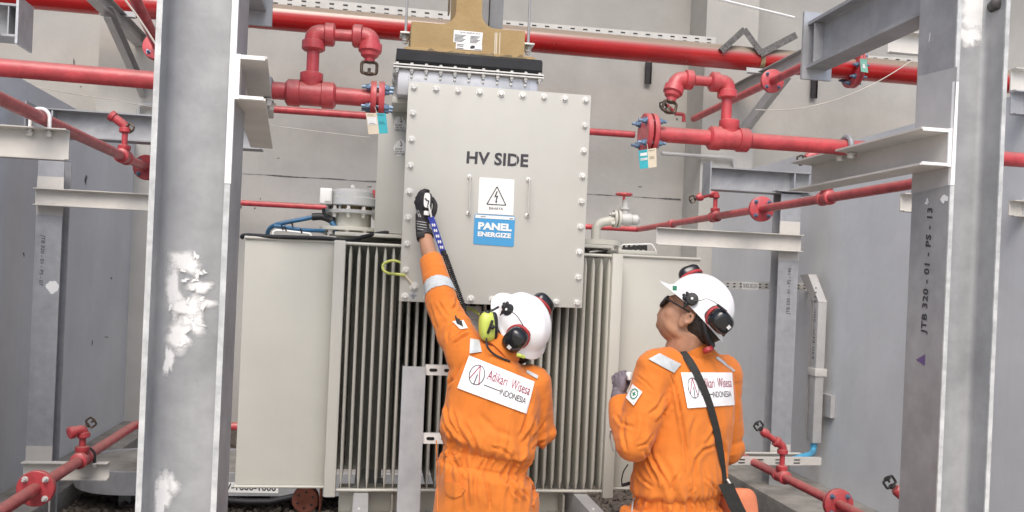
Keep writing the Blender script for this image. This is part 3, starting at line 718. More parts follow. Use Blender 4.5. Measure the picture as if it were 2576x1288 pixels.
# right upper
a, b_ = PR(1606, 577), PR(2360, 452); z = (a.z + b_.z) / 2; a.z = b_.z = z
ru = sidepipe('red pipe rising to the right column with two nozzles and a flange', b_, a, XPR, a, (at(1300, 560, a.y).x, a.y, z))
for (tx, ty, d1, arm_) in ((1798, 547, .2, (-.16, 0, -.055)), (2078, 499, .3, (-.14, 0, -.06))):
    q = PR(tx, ty); tee(ru, (XPR, q.y, z), (0, 1, 0), (0, 0, 1), RP, .065)
    pipe(ru, [(XPR, q.y, z + .05), (XPR, q.y, z + d1 - .02)], .0175, name='riser')
    c_ = V((XPR, q.y, z + d1)); e_ = c_ + V(arm_)
    elbow(ru, c_ - V((0, 0, .045)), c_, c_ + V(arm_) * .35, .0205)
    pipe(ru, [c_ + V(arm_) * .3, e_], .021, name='arm')
    build('reducer', MB().lathe(c_ + V(arm_) * .72, arm_, [(0, .024), (.004, .033), (.025, .033), (.05, .022)], n=16), 'red', ru)
    nozzle(ru, e_ + V(arm_) * .08, arm_, 1.4)
q = PR(1915, 525); flange(ru, (XPR, q.y, z), (0, 1, 0), .092, nb=4, bcol='bluebolt')
q = PR(1690, 563); build('coupling', MB().lathe((XPR, q.y - .05, z), (0, 1, 0), [(0, .03), (.006, .04), (.08, .04), (.09, .03)], n=18), 'red', ru)
# right lower
a, b_ = PR(1700, 1066), PR(2180, 1303); z = (a.z + b_.z) / 2; a.z = b_.z = z
rl = sidepipe('low red pipe falling to the lower right beside the orange bag', b_, a, XPR, a, (1.2, a.y, z))
q = PR(1966, 1197); tee(rl, (XPR, q.y, z), (0, 1, 0), (0, 0, 1), RP, .07)
pipe(rl, [(XPR, q.y, z + .05), (XPR, q.y, z + .17)], .0175, name='riser')
c_ = V((XPR, q.y, z + .2)); elbow(rl, c_ - V((0, 0, .05)), c_, c_ + V((-.055, 0, .035)), .022)
pipe(rl, [c_ + V((-.04, 0, .025)), c_ + V((-.15, 0, .10))], .02, name='arm')
build('reducer', MB().lathe(c_ + V((-.115, 0, .075)), (-.8, 0, .55), [(0, .022), (.004, .03), (.03, .03), (.05, .02)], n=16), 'red', rl)
nozzle(rl, c_ + V((-.16, 0, .11)), (-.6, 0, .75), 1.5, 'dark')
q = PR(2108, 1268); flange(rl, (XPR, q.y, z), (0, 1, 0), .09, nb=4, bcol='bluebolt')
q = atX(2247, 1240, 2.6); 
lone = thing('fire_pipe', 'red nozzle arm poking out behind the foot of right column', 'fire pipe', (q.x + .1, q.y, q.z - .4), 'red drench pipes')
pipe(lone, [q + V((.22, 0, -.5)), q + V((.2, 0, -.1)), q + V((.03, 0, .01))], .024, name='pipe')
build('reducer', MB().lathe(q + V((.05, 0, -.005)), (-.8, 0, .5), [(0, .026), (.005, .033), (.035, .03), (.05, .02)], n=16), 'red', lone)
nozzle(lone, q + V((-.005, 0, .03)), (-.6, 0, .8), 1.5, 'dark')

# ---- big header pipe and the high branches
big = thing('fire_main', 'big dusty deep red pipe running along the back wall', 'fire main', at(1000, 60, 8.4), 'red drench pipes')
p0, p1 = at(60, -13, 8.4), at(2345, 189, 8.4)
zz_ = .5 * (p0.z + p1.z); d_ = (p1 - p0)
pipe(big, [p0 - d_ * .12, p1 + d_ * .25], .118, 'red_big', n=40)
_a, _b = at(640, 268, 8.75), at(1596, 342, 8.75); _a.z = _b.z = (_a.z + _b.z) / 2
bp_ = thing('fire_pipe', 'slim red pipe crossing the back wall behind the HV SIDE box', 'fire pipe', _a, 'red drench pipes')
pipe(bp_, [_a, _b], .036)
q = at(2146, 172, 8.4); flange(big, q, d_, .2, t=.03, nb=8, bcol='bluebolt', br=.02)
build('strap', MB().lathe(at(1908, 156, 8.4) - d_.normalized() * .02, d_, [(0, .121), (.045, .121)], n=36), 'tape', big)
for pxs, y0_, y1_ in ((1631, 155, 212), (2048, 190, 248), (2545, 400, 430)):
    if pxs > 2500: continue
    q0, q1 = at(pxs, y0_, 9.36), at(pxs, y1_, 9.36)
    s_ = build('hanger_strip', MB().beam(q0, (q0.x, 9.36, q1.z), prof_c(.07, .03, .004, .004), up=(1, 0, 0), side=(0, -1, 0)), 'dark', None)
    tag(s_, 'dark strut stub on the wall under the big red pipe, %s' % ('left one' if pxs < 1800 else 'right one'), 'strut', 'wall strut stubs')
a, b_ = atX(1640, 344, 3.2), atX(2120, 128, 3.2); z = (a.z + b_.z) / 2; a.z = b_.z = z; a.y = 8.7
hb = thing('fire_pipe', 'high red pipe with round flange passing under the end-plate beam', 'fire pipe', a, 'red drench pipes')
pipe(hb, [a, b_], .034)
q = atX(1942, 212, 3.2); flange(hb, (3.2, q.y, z), (0, 1, 0), .098, nb=4, bcol='bluebolt')
q = atX(1720, 300, 3.2); pz = V((3.2, q.y, z))
pipe(hb, [pz + V((0, 0, .02)), pz + V((0, 0, .1)), pz + V((-.1, 0, .1))], .02, name='riser', rad=.03)
nozzle(hb, pz + V((-.2, 0, .19)), (-.8, 0, -.35), 2.0, 'dark')
pipe(hb, [pz + V((-.08, 0, .1)), pz + V((-.2, 0, .19))], .018, name='arm')
a, b_ = at(322, -40, 5.6), at(398, 118, 6.3)
hl = thing('fire_pipe', 'high red pipe slanting down behind the top of the left column', 'fire pipe', b_, 'red drench pipes')
pipe(hl, [a, b_, b_ + (b_ - a) * .8], .036)
flange(hl, b_ + (b_ - a) * .0, b_ - a, .1, nb=4)

# ---- tags hung on flanges
def card_tag(label, corners, Y, cols, words):
    f = quad(*[at(x, y, Y + dy) for x, y, dy in corners])
    r = thing('hanging_tag', label, 'tag', f(.5, 1))
    for i, (u0, u1, mt) in enumerate(cols):
        nrm = V((0, -1, 0)); m = MB(); m.prism([f(u0, 0), f(u1, 0), f(u1, 1), f(u0, 1)], (0, .0015, 0)); build('card', m, mt, r)
    m = MB(); ff = lambda u, v: f(u, v) + V((0, -.0012, 0))
    for (s_, u0, v0, u1, v1) in words: rect(m, ff, u0, v0, u1, v1)
    build('printing', m, 'tagwhite', r, flat=True)
    m = MB(); f2 = lambda u, v: f(u, v) + V((0, -.002, 0))
    for (u0, v0, u1, v1) in ((.08, .9, .4, .915), (.55, .9, .9, .92), (.6, .55, .85, .57), (.1, .5, .4, .515), (.6, .47, .9, .485)): rect(m, f2, u0, v0, u1, v1)
    build('handwriting', m, 'ink', r, flat=True)
    m = MB().tube([f(.5, .97), f(.5, 1.1) + V((.002, .002, .002)), f(.48, 1.3)], .0012, 5); build('string', m, 'wire', r)
    return r
card_tag('clear-sleeved tag with cream and teal cards on left flange', [(927, 338, -.06), (976, 335, -.06), (971, 285, -.06), (920, 284, -.06)], Y1, [(0, .55, 'beige'), (.55, 1, 'teal')], [('', .03, .45, .5, .8)])
card_tag('teal and cream tag on the flange right of the cable box', [(1610, 425, -.07), (1652, 420, -.07), (1651, 372, -.07), (1606, 379, -.07)], Y2, [(0, .5, 'teal'), (.5, 1, 'beige')], [('', .08, .68, .46, .84), ('', .08, .44, .46, .56)])
card_tag('small green tag on the flange of the big red pipe', [(2166, 180, -.25), (2184, 183, -.25), (2180, 148, -.25), (2163, 148, -.25)], 8.4, [(0, 1, 'greentag')], [('', .3, .3, .7, .6)])

# ---- perforated trays, struts, conduit, wires
def tray(label, pa, pb, Y, h, parent=None, hole=True, pitch=.1, mtl='traywhite'):
    p0, p1 = at(*pa, Y), at(*pb, Y)
    d = (p1 - p0).normalized(); up = V((0, 0, 1)); 
    m = MB().beam(p0, p1, [(0, -h / 2), (.05, -h / 2), (.05, -h / 2 + .002), (.002, -h / 2 + .002), (.002, h / 2 - .002), (.03, h / 2 - .002), (.03, h / 2), (0, h / 2)], side=(0, 1, 0))
    L = (p1 - p0).length; k = MB(); n = int(L / pitch)
    for i in range(n):
        for sg in (-.2, .2):
            c_ = p0 + d * (pitch * (i + .5)) + V((0, -.0015, h * sg))
            k.obox(c_, d * pitch * .17, V((0, .001, 0)), V((0, 0, h * .07)))
    r = build2('cable_tray', [(m, mtl), (k, 'dark')], parent)
    if parent is None: tag(r, label, 'cable tray', 'perforated white cable trays')
    return r
tray('perforated tray above the big red pipe, left of the tan casing', (640, -3), (1152, 46), 8.62, .11, pitch=.13)
tray('perforated tray above the big red pipe, right of the tan casing', (1262, 62), (1800, 105), 8.62, .09, pitch=.13)
tray('perforated tray above the big red pipe at the right column', (2100, 144), (2330, 158), 8.62, .08, pitch=.13)
tray('perforated tray lying low behind the red pipe at the right post', (1700, 1159), (2066, 1161), 5.95, .055, pitch=.14)
tray('perforated tray behind the white helmet at the right post', (1790, 716), (2050, 722), 6.75, .06, pitch=.055)
# slanted perforated angle pieces over the right wall bracket
pa = MB(); ph_ = MB(); P_ = lambda x, y, Y=8.3: at(x, y, Y)
for k_, (qa, qb, wd) in enumerate((((1815, 128), (1874, 74), .028), ((1872, 74), (1916, 134), .03), ((1912, 136), (2004, 88), .034))):
    qa, qb = P_(*qa, 8.25 + .006 * k_), P_(*qb, 8.25 + .006 * k_); d2 = (qb - qa).normalized(); n2 = V((-d2.z, 0, d2.x))
    pa.obox((qa + qb) / 2, d2 * ((qb - qa).length / 2), n2 * wd, V((0, .002, 0))); pa.obox((qa + qb) / 2 + n2 * wd + V((0, .02, 0)), d2 * ((qb - qa).length / 2), n2 * .002, V((0, .02, 0)))
    for j in range(7):
        for sg in (-.45, .45): ph_.obox(qa.lerp(qb, (j + .5) / 7) + n2 * wd * sg + V((0, -.0025, 0)), d2 * .004, n2 * .0035, V((0, .001, 0)))
tag(build2('cable_tray', [(pa, 'seamgrey'), (ph_, 'dark')]), 'zigzag of bent grey perforated strips above the right wall bracket', 'cable tray')
# vertical tray on the right wall
vt = thing('cable_duct', 'white lidded cable duct standing down the right grey wall', 'cable duct', atX(2062, 1110, XR - .06))
XD = XR - .10
def dv(x, y, X=XD): return atX(x, y, X)
top, bot = dv(2062, 760), dv(2048, 1112)
yv = (top.y + bot.y) / 2
build('lid', MB().bbox((XD - .04, yv - .055, bot.z), (XD + .03, yv + .04, top.z), .004), 'patch', vt)
build('side', MB().box((XD - .034, yv - .0755 + .145, bot.z + .01), (XD + .03, yv + .0845, top.z + .06)), 'patch', vt)
mm = MB().prism([(XD - .04, yv - .055, top.z + .002), (XD - .04, yv + .04, top.z + .002), (XD - .04, yv + .27, top.z + .21), (XD - .04, yv + .13, top.z + .215)], (.07, 0, 0)); build('bend_cover', mm, 'patch', vt)
build('clamp', MB().bbox((XD - .048, yv - .064, at(2060, 945, 6.4).z), (XD + .05, yv + .05, at(2060, 945, 6.4).z + .06), .003), 'traywhite', vt)
build('bracket', MB().box((XD + .06, yv - .12, at(2060, 1045, 6.4).z), (XR - .002, yv + .12, at(2060, 990, 6.4).z)), 'patch', vt)
fx3 = XD - .0412
t_ = MB(); text(t_, '320-EDC-50C-2311', lambda u, v: V((fx3, yv - .01 - .03 * v + .02, at(2060, 905, 6.4).z + u * .56))); build('lettering', t_, 'ink', vt, flat=True)
t_ = MB(); t0 = at(1878, 727, XR * 1.72 - .004); rect(t_, quad(at(1866, 727, 6.74), at(1908, 729, 6.74), at(1908, 711, 6.74), at(1866, 709, 6.74)), 0, 0, 1, 1)
pl = build('name_plate', t_, 'white', None, flat=True); tag(pl, 'white name plate reading 320-EDC-50C-2310 on the tray behind the helmet', 'name plate')
t_ = MB(); text(t_, '320-EDC-50C-2310', quad(at(1869, 723, 6.738), at(1905, 725, 6.738), at(1905, 715, 6.738), at(1869, 713, 6.738))); build('lettering', t_, 'ink', pl, flat=True)
cb = MB().tube(bend([V((XD, yv - .01, bot.z + .03)), V((XD - .01, yv - .01, bot.z - .08)), at(2035, 1145, 6.1), at(2008, 1152, 6.05), at(1990, 1158, 6.1)], .1), .024, 12)
tag(build('cable', cb, 'skyblue'), 'light blue conduit leaving the foot of the white cable duct', 'cable')
# square steel conduits bent against the piers
def conduit(label, pts, Y, r=.016, mtl='patch'):
    m = MB().tube(bend([at(x, y, Y) for x, y in pts], .05), r, 8); tag(build('conduit', m, mtl), label, 'conduit', 'thin conduits on the walls')
conduit('thin grey conduit bent down on the right wall pier', [(1665, 386), (1846, 398), (1850, 430)], 8.85, .02)
conduit('thin dark conduit loop on the left wall pier', [(348, 300), (349, 263), (420, 268)], 8.85, .02)
def wire(label, pts, Y, r=.003, mtl='wire'):
    m = MB().tube([at(x, y, Y if len(q) == 0 else q[0]) for x, y, *q in pts], r, 6); tag(build('wire', m, mtl), label, 'wire', 'loose wires across the bay')
def sag(x0, y0, x1, y1, dip, n=14): return [(x0 + (x1 - x0) * i / n, y0 + (y1 - y0) * i / n + dip * 4 * (i / n) * (1 - i / n)) for i in range(n + 1)]
wire('pale wire drooping from the high flange to the right column', sag(1900, 276, 2318, 134, 44), 6.0, .004)
wire('thin pale wire crossing behind the left column to the tag', sag(82, 216, 300, 252, 3) + sag(310, 256, 930, 346, 6), 6.5, .003)
wire('white rod-like cable sloping to the end-plate beam at top right', sag(1800, -4, 1998, 44, 0), 5.0, .007, 'white')
wire('thin pale wire hanging beside the high red pipe at upper left', sag(312, -4, 392, 112, -4), 5.2, .006)
# ================================================================== TRANSFORMER
YF, YS, YT, YR, YC = 3.42, 3.50, 3.84, 4.55, 3.30       # fin edge, side-fin face, tank front, tank rear, cover plate
zt = at(1200, 625, YF).z; zb = at(1200, 1237, YF).z
tx0, tx1 = at(842, 930, YF).x, at(1541, 930, YF).x
tr = thing('power_transformer', 'cream finned power transformer with a bolted HV SIDE cover plate', 'transformer', ((tx0 + tx1) / 2, 4.0, zb - .06))
build('tank', MB().bbox((tx0 + .01, YT, zb - .01), (tx1 - .01, YR, zt + .03), .006), 'tpaint', tr)
ft0, ft1 = at(700, 601, YS).z, at(700, 1229, YS).z
lidz = at(1180, 607, YT).z
build('lid', MB().bbox((tx0 - .03, 3.60, zt + .032), (tx1 + .03, YR + .05, zt + .047), .003), 'tpaint', tr)
# front fins: rounded leading edge, pointed foot
def fin(x):
    m = MB(); pr = [(0, YT + .002), (.0045, YT + .002), (.0062, YF + .02), (.005, YF + .003), (0, YF), (-.005, YF + .003), (-.0062, YF + .02), (-.0045, YT + .002)]
    vs_ = []
    for z, k in ((zb + .004, .25), (zb + .05, 1), (zt - .05, 1), (zt - .012, .35)):
        vs_ += [V((x + a * k, y if k == 1 else y + (.012 if y < YF + .03 else 0), z)) for a, y in pr]
    n = len(pr); fs = [(k * n + i, k * n + (i + 1) % n, (k + 1) * n + (i + 1) % n, (k + 1) * n + i) for k in range(3) for i in range(n)]
    fs += [tuple(range(n - 1, -1, -1)), tuple(range(3 * n, 4 * n))]
    return m.add(vs_, fs)
nf = 32
fx0, fx1 = at(869, 930, YF).x, at(1524, 930, YF).x
for i in range(nf): build('cooling_fin', fin(fx0 + (fx1 - fx0) * i / (nf - 1)), 'tpaint', tr, angle=50)
for z in (zb + .002, zt - .004): build('edge_rod', MB().cyl((tx0 + .012, YF + .008, z), (tx1 - .012, YF + .008, z), .0065, n=10), 'tpaint', tr)
for x, sg in ((tx0, 1), (tx1, -1)):
    build('corner_strip', MB().bbox((x - .022, YF - .012, zb - .022), (x + .022, YF + .05, zt + .006), .006), 'tpaint', tr)
    build('corner_web', MB().box((x - .004, YF + .05, zb), (x + .004, YT + .01, zt)), 'tpaint', tr)
# side fins
lx_out, rx_out = at(603, 915, YS).x, at(1750, 915, YS).x
def sfin(xo, xi, y):
    m = MB(); pr = [(-.0085, .05), (-.0085, .95), (-.004, 1.0), (.004, 1.0), (.0085, .95), (.0085, .05)]
    bm_ = MB().bbox((xo, y - .0085, ft1 + .012), (xi, y + .0085, ft0 - .006), .006)
    m.v += bm_.v; m.f += bm_.f
    return m
for k in range(18):
    y = YS + .0085 + k * .05
    build('cooling_fin', sfin(lx_out, tx0 - .0235, y), 'tpaint', tr); build('cooling_fin', sfin(rx_out, tx1 + .0235, y), 'tpaint', tr)
for xo in (lx_out, rx_out):
    for z in (ft0, ft1 + .01): build('edge_rod', MB().cyl((xo + (.004 if xo < 0 else -.004), YS - .004, z), (xo + (.004 if xo < 0 else -.004), YS + .88, z), .007, n=10), 'tpaint', tr)
for xo, xi in ((lx_out, tx0 - .02), (rx_out, tx1 + .02)):
    for z in (ft0, ft1 + .008): build('edge_rod', MB().cyl((xo, YS - .004, z), (xi, YS - .004, z), .006, n=10), 'tpaint', tr)
# cable box (behind) and cover plate
cx0, cx1 = at(946, 460, 3.62).x, at(1470, 500, 3.62).x
ctop = at(960, 263, 3.62).z
build('cable_box', MB().bbox((cx0, 3.62, zt + .05), (cx1, 4.25, ctop), .005), 'panel', tr)
px0, px1 = at(1015.5, 480, YC).x, at(1476, 508, YC).x
pz1, pz0 = at(1256, 222, YC).z, at(1234, 766.5, YC).z
build('cover_box', MB().bbox((px0 + .025, YC + .008, pz0 + .02), (px1 - .025, 3.40, pz1 - .02), .004), 'panel', tr)
cov = build('cover_plate', MB().bbox((px0, YC, pz0), (px1, YC + .0075, pz1), .0028), 'panel', tr)
pv = lambda x, y, d=0: at(x, y, YC - d)
for i in range(9):                                     # bolts round the cover
    for (bx, zz0) in ((px0 + .021, 0), (px1 - .021, 1)):
        z = pz1 - .02 - (pz1 - pz0 - .04) * i / 8
        bolt(cov, (bx, YC, z), (rnd.uniform(-.06, .06), -1, rnd.uniform(-.06, .06)), .0105, .008)
for i in range(1, 8):
    x = px0 + .021 + (px1 - px0 - .042) * i / 8
    for z in (pz1 - .02, pz0 + .02): bolt(cov, (x, YC, z), (rnd.uniform(-.06, .06), -1, rnd.uniform(-.06, .06)), .0105, .008)
t_ = MB()
def stencil(s, c00, c10, c11, c01): text(t_, s, quad(*[pv(*c, .0012) for c in (c00, c10, c11, c01)]), spacing=1.04, bold=.032)
stencil('HV SIDE', (1173, 411), (1328, 421), (1330, 388), (1175, 380))
build('lettering', t_, 'stencil', cov, flat=True)
# thin slots that break the stencil strokes
t_ = MB(); f = lambda x, y: pv(x, y, .0016)
for pts in ([(1300.5, 384), (1299, 421)],): stroke(t_, f, pts, 1.1)
build('stencil_gap', t_, 'panel', cov, flat=True)
for xx, ya, yb in ((1180, 445, 537), (1328, 452, 543)):
    a, b_ = pv(xx + 1, ya), pv(xx - 2, yb); m = MB().tube(bend([a, a + V((0, -.028, 0)), b_ + V((0, -.028, 0)), b_], .012), .0030, 10)
    h_ = build('handle', m, 'panel', cov)
    for q in (a, b_): build('boss', MB().lathe(q, (0, -1, 0), [(0, .009), (.004, .009), (.006, .006)], n=12), 'zinc', h_)
def sign(name, corners, d, material, r=.05, parent=None):
    f = quad(*[pv(*c, 0) for c in corners]); m = MB(); k = []
    u_ = (f(1, 0) - f(0, 0)).length; v_ = (f(0, 1) - f(0, 0)).length
    for cx, cy, a0 in ((1 - r, 1 - r * u_ / v_, 0), (r, 1 - r * u_ / v_, 90), (r, r * u_ / v_, 180), (1 - r, r * u_ / v_, 270)):
        for j in range(5):
            a = math.radians(a0 + 22.5 * j); k.append(f(cx + r * math.cos(a), cy + r * u_ / v_ * math.sin(a)))
    m.prism([p + V((0, -d, 0)) for p in k], (0, d - .0003, 0)); return build(name, m, material, parent or cov), (lambda u, v: f(u, v) + V((0, -d - .0008, 0)))
ws, f = sign('warning_sign', [(1202, 537), (1291, 542), (1294, 452), (1206, 446)], .002, 'white', .03)
t_ = MB(); stroke(t_, f, [(.24, .27), (.78, .27), (.51, .77)], .026, 1.0, True)
t_.add([f(.50, .64), f(.44, .47), f(.505, .49), f(.48, .36), f(.46, .37), f(.505, .30), f(.535, .385), f(.51, .37), f(.555, .53), f(.49, .51), f(.535, .645)], [tuple(range(11))])
text(t_, 'BAHAYA', f, .31, .13, .70, .20, spacing=1.1, bold=.01); build('pictogram', t_, 'ink', ws, flat=True)
es, f = sign('energized_sign', [(1190, 614), (1292, 621), (1296, 544), (1194, 538)], .002, 'signblue', .04)
t_ = MB(); rect(t_, f, .02, .87, .98, .975); f2 = lambda u, v: f(u, v) + V((0, -.0006, 0))
text(t_, 'PANEL', f2, .10, .50, .93, .74, bold=.05); text(t_, 'ENERGIZE', f2, .10, .27, .92, .43, bold=.045); build('lettering', t_, 'white', es, flat=True)
t_ = MB(); stroke(t_, f2, [(.15, .92), (.27, .925)], .02); stroke(t_, f2, [(.86, .90), (.95, .915)], .025); build('small_print', t_, 'stencil', es, flat=True)
# earth lead and earth plate
le = build('earth_lug', MB().cyl(pv(1019, 693, .006), pv(1040, 718, .006), .0045, n=8), 'beige', cov)
bolt(le, pv(1042, 720), (0, -1, 0), .013, .012)
t_ = MB(); f = quad(*[pv(*c, .0012) for c in ((1029, 753), (1049, 755), (1050, 735), (1030, 733))]); rect(t_, f, 0, 0, 1, 1); ep = build('earth_plate', t_, 'galv_light', cov, flat=True)
t_ = MB(); f3 = lambda u, v: f(u, v) + V((0, -.0008, 0)); stroke(t_, f3, [(.5, .88), (.5, .6)], .06)
for i in range(4): stroke(t_, f3, [(.12 + .09 * i, .58 - .14 * i), (.88 - .09 * i, .58 - .14 * i)], .055)
build('earth_symbol', t_, 'ink', ep, flat=True)
q0 = pv(1019, 693, .008)
lead = MB().tube(catmull([q0, pv(1000, 690, .012), at(978, 688, 3.36), at(964, 678, 3.39), at(966, 663, 3.395), at(985, 656, 3.39), at(1004, 659, 3.38), at(1014, 668, 3.38)]), .0055, 10)
build('earth_lead', lead, 'yellowgreen', tr)
lead = MB().tube([at(1172, 778, 3.4), at(1185, 776, 3.37), at(1205, 790, 3.35), at(1230, 800, 3.38)], .006, 10); build('earth_lead', lead, 'yellowgreen', tr)
build('gland_pipe', MB().lathe(at(1190, 770, 3.44), (0, 0, -1), [(0, .035), (.05, .035), (.055, .028), (.11, .028)], n=18), 'greyplastic', tr)
# lifting stickers on the cable box
for yy in (312, 372):
    t_ = MB(); yb_ = 3.62 - .0012
    for k, (xx, rr) in enumerate(((1000, 17),)):
        m_ = MB(); blob(m_, lambda a, b_: at(a, b_, yb_), 1006, yy, 15, 20, 60 + yy, rough=.12); st = build('lifting_sticker', m_, 'white', tr, flat=True)
    ff = quad(at(992, yy + 18, yb_ - .001), at(1022, yy + 20, yb_ - .001), at(1024, yy - 18, yb_ - .001), at(994, yy - 20, yb_ - .001))
    for k, s_ in enumerate(('DO NOT', 'USE AS A', 'LIFTING POINT')): text(t_, s_, ff, .05, .36 - .16 * k, .62 + .2 * (k > 0), .47 - .16 * k, bold=.02)
    stroke(t_, ff, [(.48, .98), (.5, .82), (.6, .72), (.52, .62), (.42, .68)], .055); build('lettering', t_, 'ink', st, flat=True)
# aluminium adapter on top of the cable box
ax0, ax1 = at(1000, 210, 3.345).x, at(1353, 215, 3.345).x
az1, az0 = at(1176, 186, 3.345).z, at(1176, 250, 3.345).z
ad = build('busduct_adapter', MB().bbox((ax0, 3.345, az0), (ax1, 3.80, az1), .003), 'alu', tr)
gz = MB().box((ax0 - .018, 3.325, az1 + .001), (ax1 + .018, 3.83, az1 + .006)); gz.box((ax0 - .018, 3.325, az1 + .011), (ax1 + .018, 3.83, az1 + .016)); build('flange_plate', gz, 'zinc', ad)
build('gasket', MB().box((ax0 - .013, 3.33, az1 + .0062), (ax1 + .013, 3.825, az1 + .0108)), 'rubber', ad)
for i in range(11):
    x = ax0 - .004 + (ax1 - ax0 + .008) * i / 10
    bolt(ad, (x, 3.335, az1 + .016), (0, 0, 1), .0065, .007, washer=False); bolt(ad, (x, 3.335, az1 + .001), (0, 0, -1), .0075, .012, washer=False)
    if 0 < i < 10: bolt(ad, (x, 3.345, az1 - .028), (0, -1, 0), .006, .006, washer=False)
for i in range(4): bolt(ad, (ax0 - .012, 3.345 + .14 * i, az1 + .001), (0, 0, -1), .0075, .012, washer=False); bolt(ad, (ax1 + .012, 3.345 + .14 * i, az1 + .001), (0, 0, -1), .0075, .012, washer=False)
build('seam_plate', MB().bbox((ax0 + .04, 3.343, az0), (ax1 - .03, 3.3445, az1 - .012), .0005), 'galv_light', ad)
build('support_foot', MB().bbox((at(986, 245, 3.5).x, 3.42, at(986, 262, 3.45).z), (cx0 + .2, 3.62, at(986, 246, 3.45).z), .003), 'tpaint', tr)
# pressure relief device
rc = at(884, 560, 3.86); rdz = lambda y: at(884, y, 3.86).z
rd = build('relief_device', MB().lathe((rc.x, 3.86, rdz(606)), (0, 0, 1), [(0, .135), (.012, .135), (.013, .09), (rdz(575) - rdz(606), .09), (rdz(575) - rdz(606) + .001, .083), (rdz(538) - rdz(606), .083)], n=32), 'tpaint', tr)
build('flange', MB().lathe((rc.x, 3.86, rdz(583)), (0, 0, 1), [(0, .13), (.002, .133), (.014, .133), (.016, .13)], n=36), 'tpaint', rd)
build('flange', MB().lathe((rc.x, 3.86, rdz(540)), (0, 0, 1), [(0, .112), (.002, .116), (.014, .116), (.016, .112)], n=36), 'domegrey', rd)
for k in range(10):
    a = 2 * math.pi * k / 10 + .2; bolt(rd, (rc.x + .102 * math.cos(a), 3.86 + .102 * math.sin(a), rdz(540) + .016), (0, 0, 1), .008, .012); bolt(rd, (rc.x + .102 * math.cos(a), 3.86 + .102 * math.sin(a), rdz(540)), (0, 0, -1), .008, .014)
    bolt(rd, (rc.x + .12 * math.cos(a), 3.86 + .12 * math.sin(a), rdz(583)), (0, 0, -1), .008, .014)
build('spring_seat', MB().cyl((rc.x, 3.86, rdz(530)), (rc.x, 3.86, rdz(515)), .085, n=30), 'tape', rd)
for k in range(6):
    a = 2 * math.pi * k / 6; build('cap_post', MB().cyl((rc.x + .095 * math.cos(a), 3.86 + .095 * math.sin(a), rdz(532)), (rc.x + .095 * math.cos(a), 3.86 + .095 * math.sin(a), rdz(508)), .006, n=8), 'domegrey', rd)
build('cap', MB().lathe((rc.x, 3.86, rdz(521)), (0, 0, 1), [(0, .108), (.004, .112), (.035, .106), (.040, .098), (.042, .092), (.062, .088), (.072, .078), (.078, .05), (.08, 0.002)], n=36), 'domegrey', rd, angle=30)
bolt(rd, (rc.x, 3.86, rdz(521) + .08), (0, 0, 1), .009, .012)
jb = at(820, 494, 3.78); bx = build('switch_box', MB().bbox((jb.x - .024, 3.76, jb.z - .032), (jb.x + .026, 3.83, jb.z + .034), .005), 'white', rd)
build('cover', MB().bbox((jb.x - .004, 3.754, jb.z - .022), (jb.x + .022, 3.7598, jb.z + .026), .002), 'white', bx)
# cables on the lid
YL = 3.8
def tube_at(name, pts, r, mtl, parent=tr, n=10, rad=.05):
    return build(name, MB().tube(catmull([at(x, y, yy) for x, y, yy in pts]) if len(pts) > 5 else bend([at(x, y, yy) for x, y, yy in pts], rad), r, n), mtl, parent)
tube_at('black_cable', [(608, 598, 3.52), (620, 592, 3.51), (700, 596, 3.49), (820, 600, 3.49), (873, 606, 3.52), (930, 592, 3.6), (1003, 579, 3.64)], .0085, 'rubber')
tube_at('blue_cable', [(672, 602, 3.9), (674, 578, 3.85), (692, 565, 3.8), (790, 546, 3.8)], .0095, 'blue')
tube_at('cable_gland', [(785, 546, 3.8), (812, 544, 3.8), (836, 555, 3.8)], .016, 'matblack')
tube_at('blue_cable', [(832, 555, 3.8), (843, 572, 3.79), (846, 588, 3.79)], .012, 'blue')
tube_at('blue_cable', [(690, 568, 3.75), (715, 571, 3.75), (760, 579, 3.75), (816, 581, 3.78)], .0085, 'blue')
tube_at('black_cable', [(814, 524, 3.79), (815, 538, 3.79), (826, 548, 3.79), (842, 552, 3.8)], .0075, 'rubber')
tube_at('cable_rail', [(686, 600, 3.74), (687, 580, 3.74), (712, 580, 3.74), (782, 588, 3.74), (783, 600, 3.74)], .005, 'white', rad=.015)
for x, y in ((718, 574), (758, 580), (735, 563), (710, 571)): tube_at('cable_tie', [(x - 2, y - 5, 3.735), (x + 2, y + 7, 3.735)], .0035, 'matblack', n=6)
tube_at('yellow_lead', [(948, 560, 3.85), (972, 562, 3.8), (985, 575, 3.75), (1004, 570, 3.66)], .004, 'yellowgreen', n=8)
build('terminal_block', MB().bbox(at(962, 582, 3.7), at(978, 562, 3.73), .003), 'greyplastic', tr)
build('red_handle', MB().bbox(at(936, 498, 4.05), at(944, 478, 4.06), .003), 'red', tr)
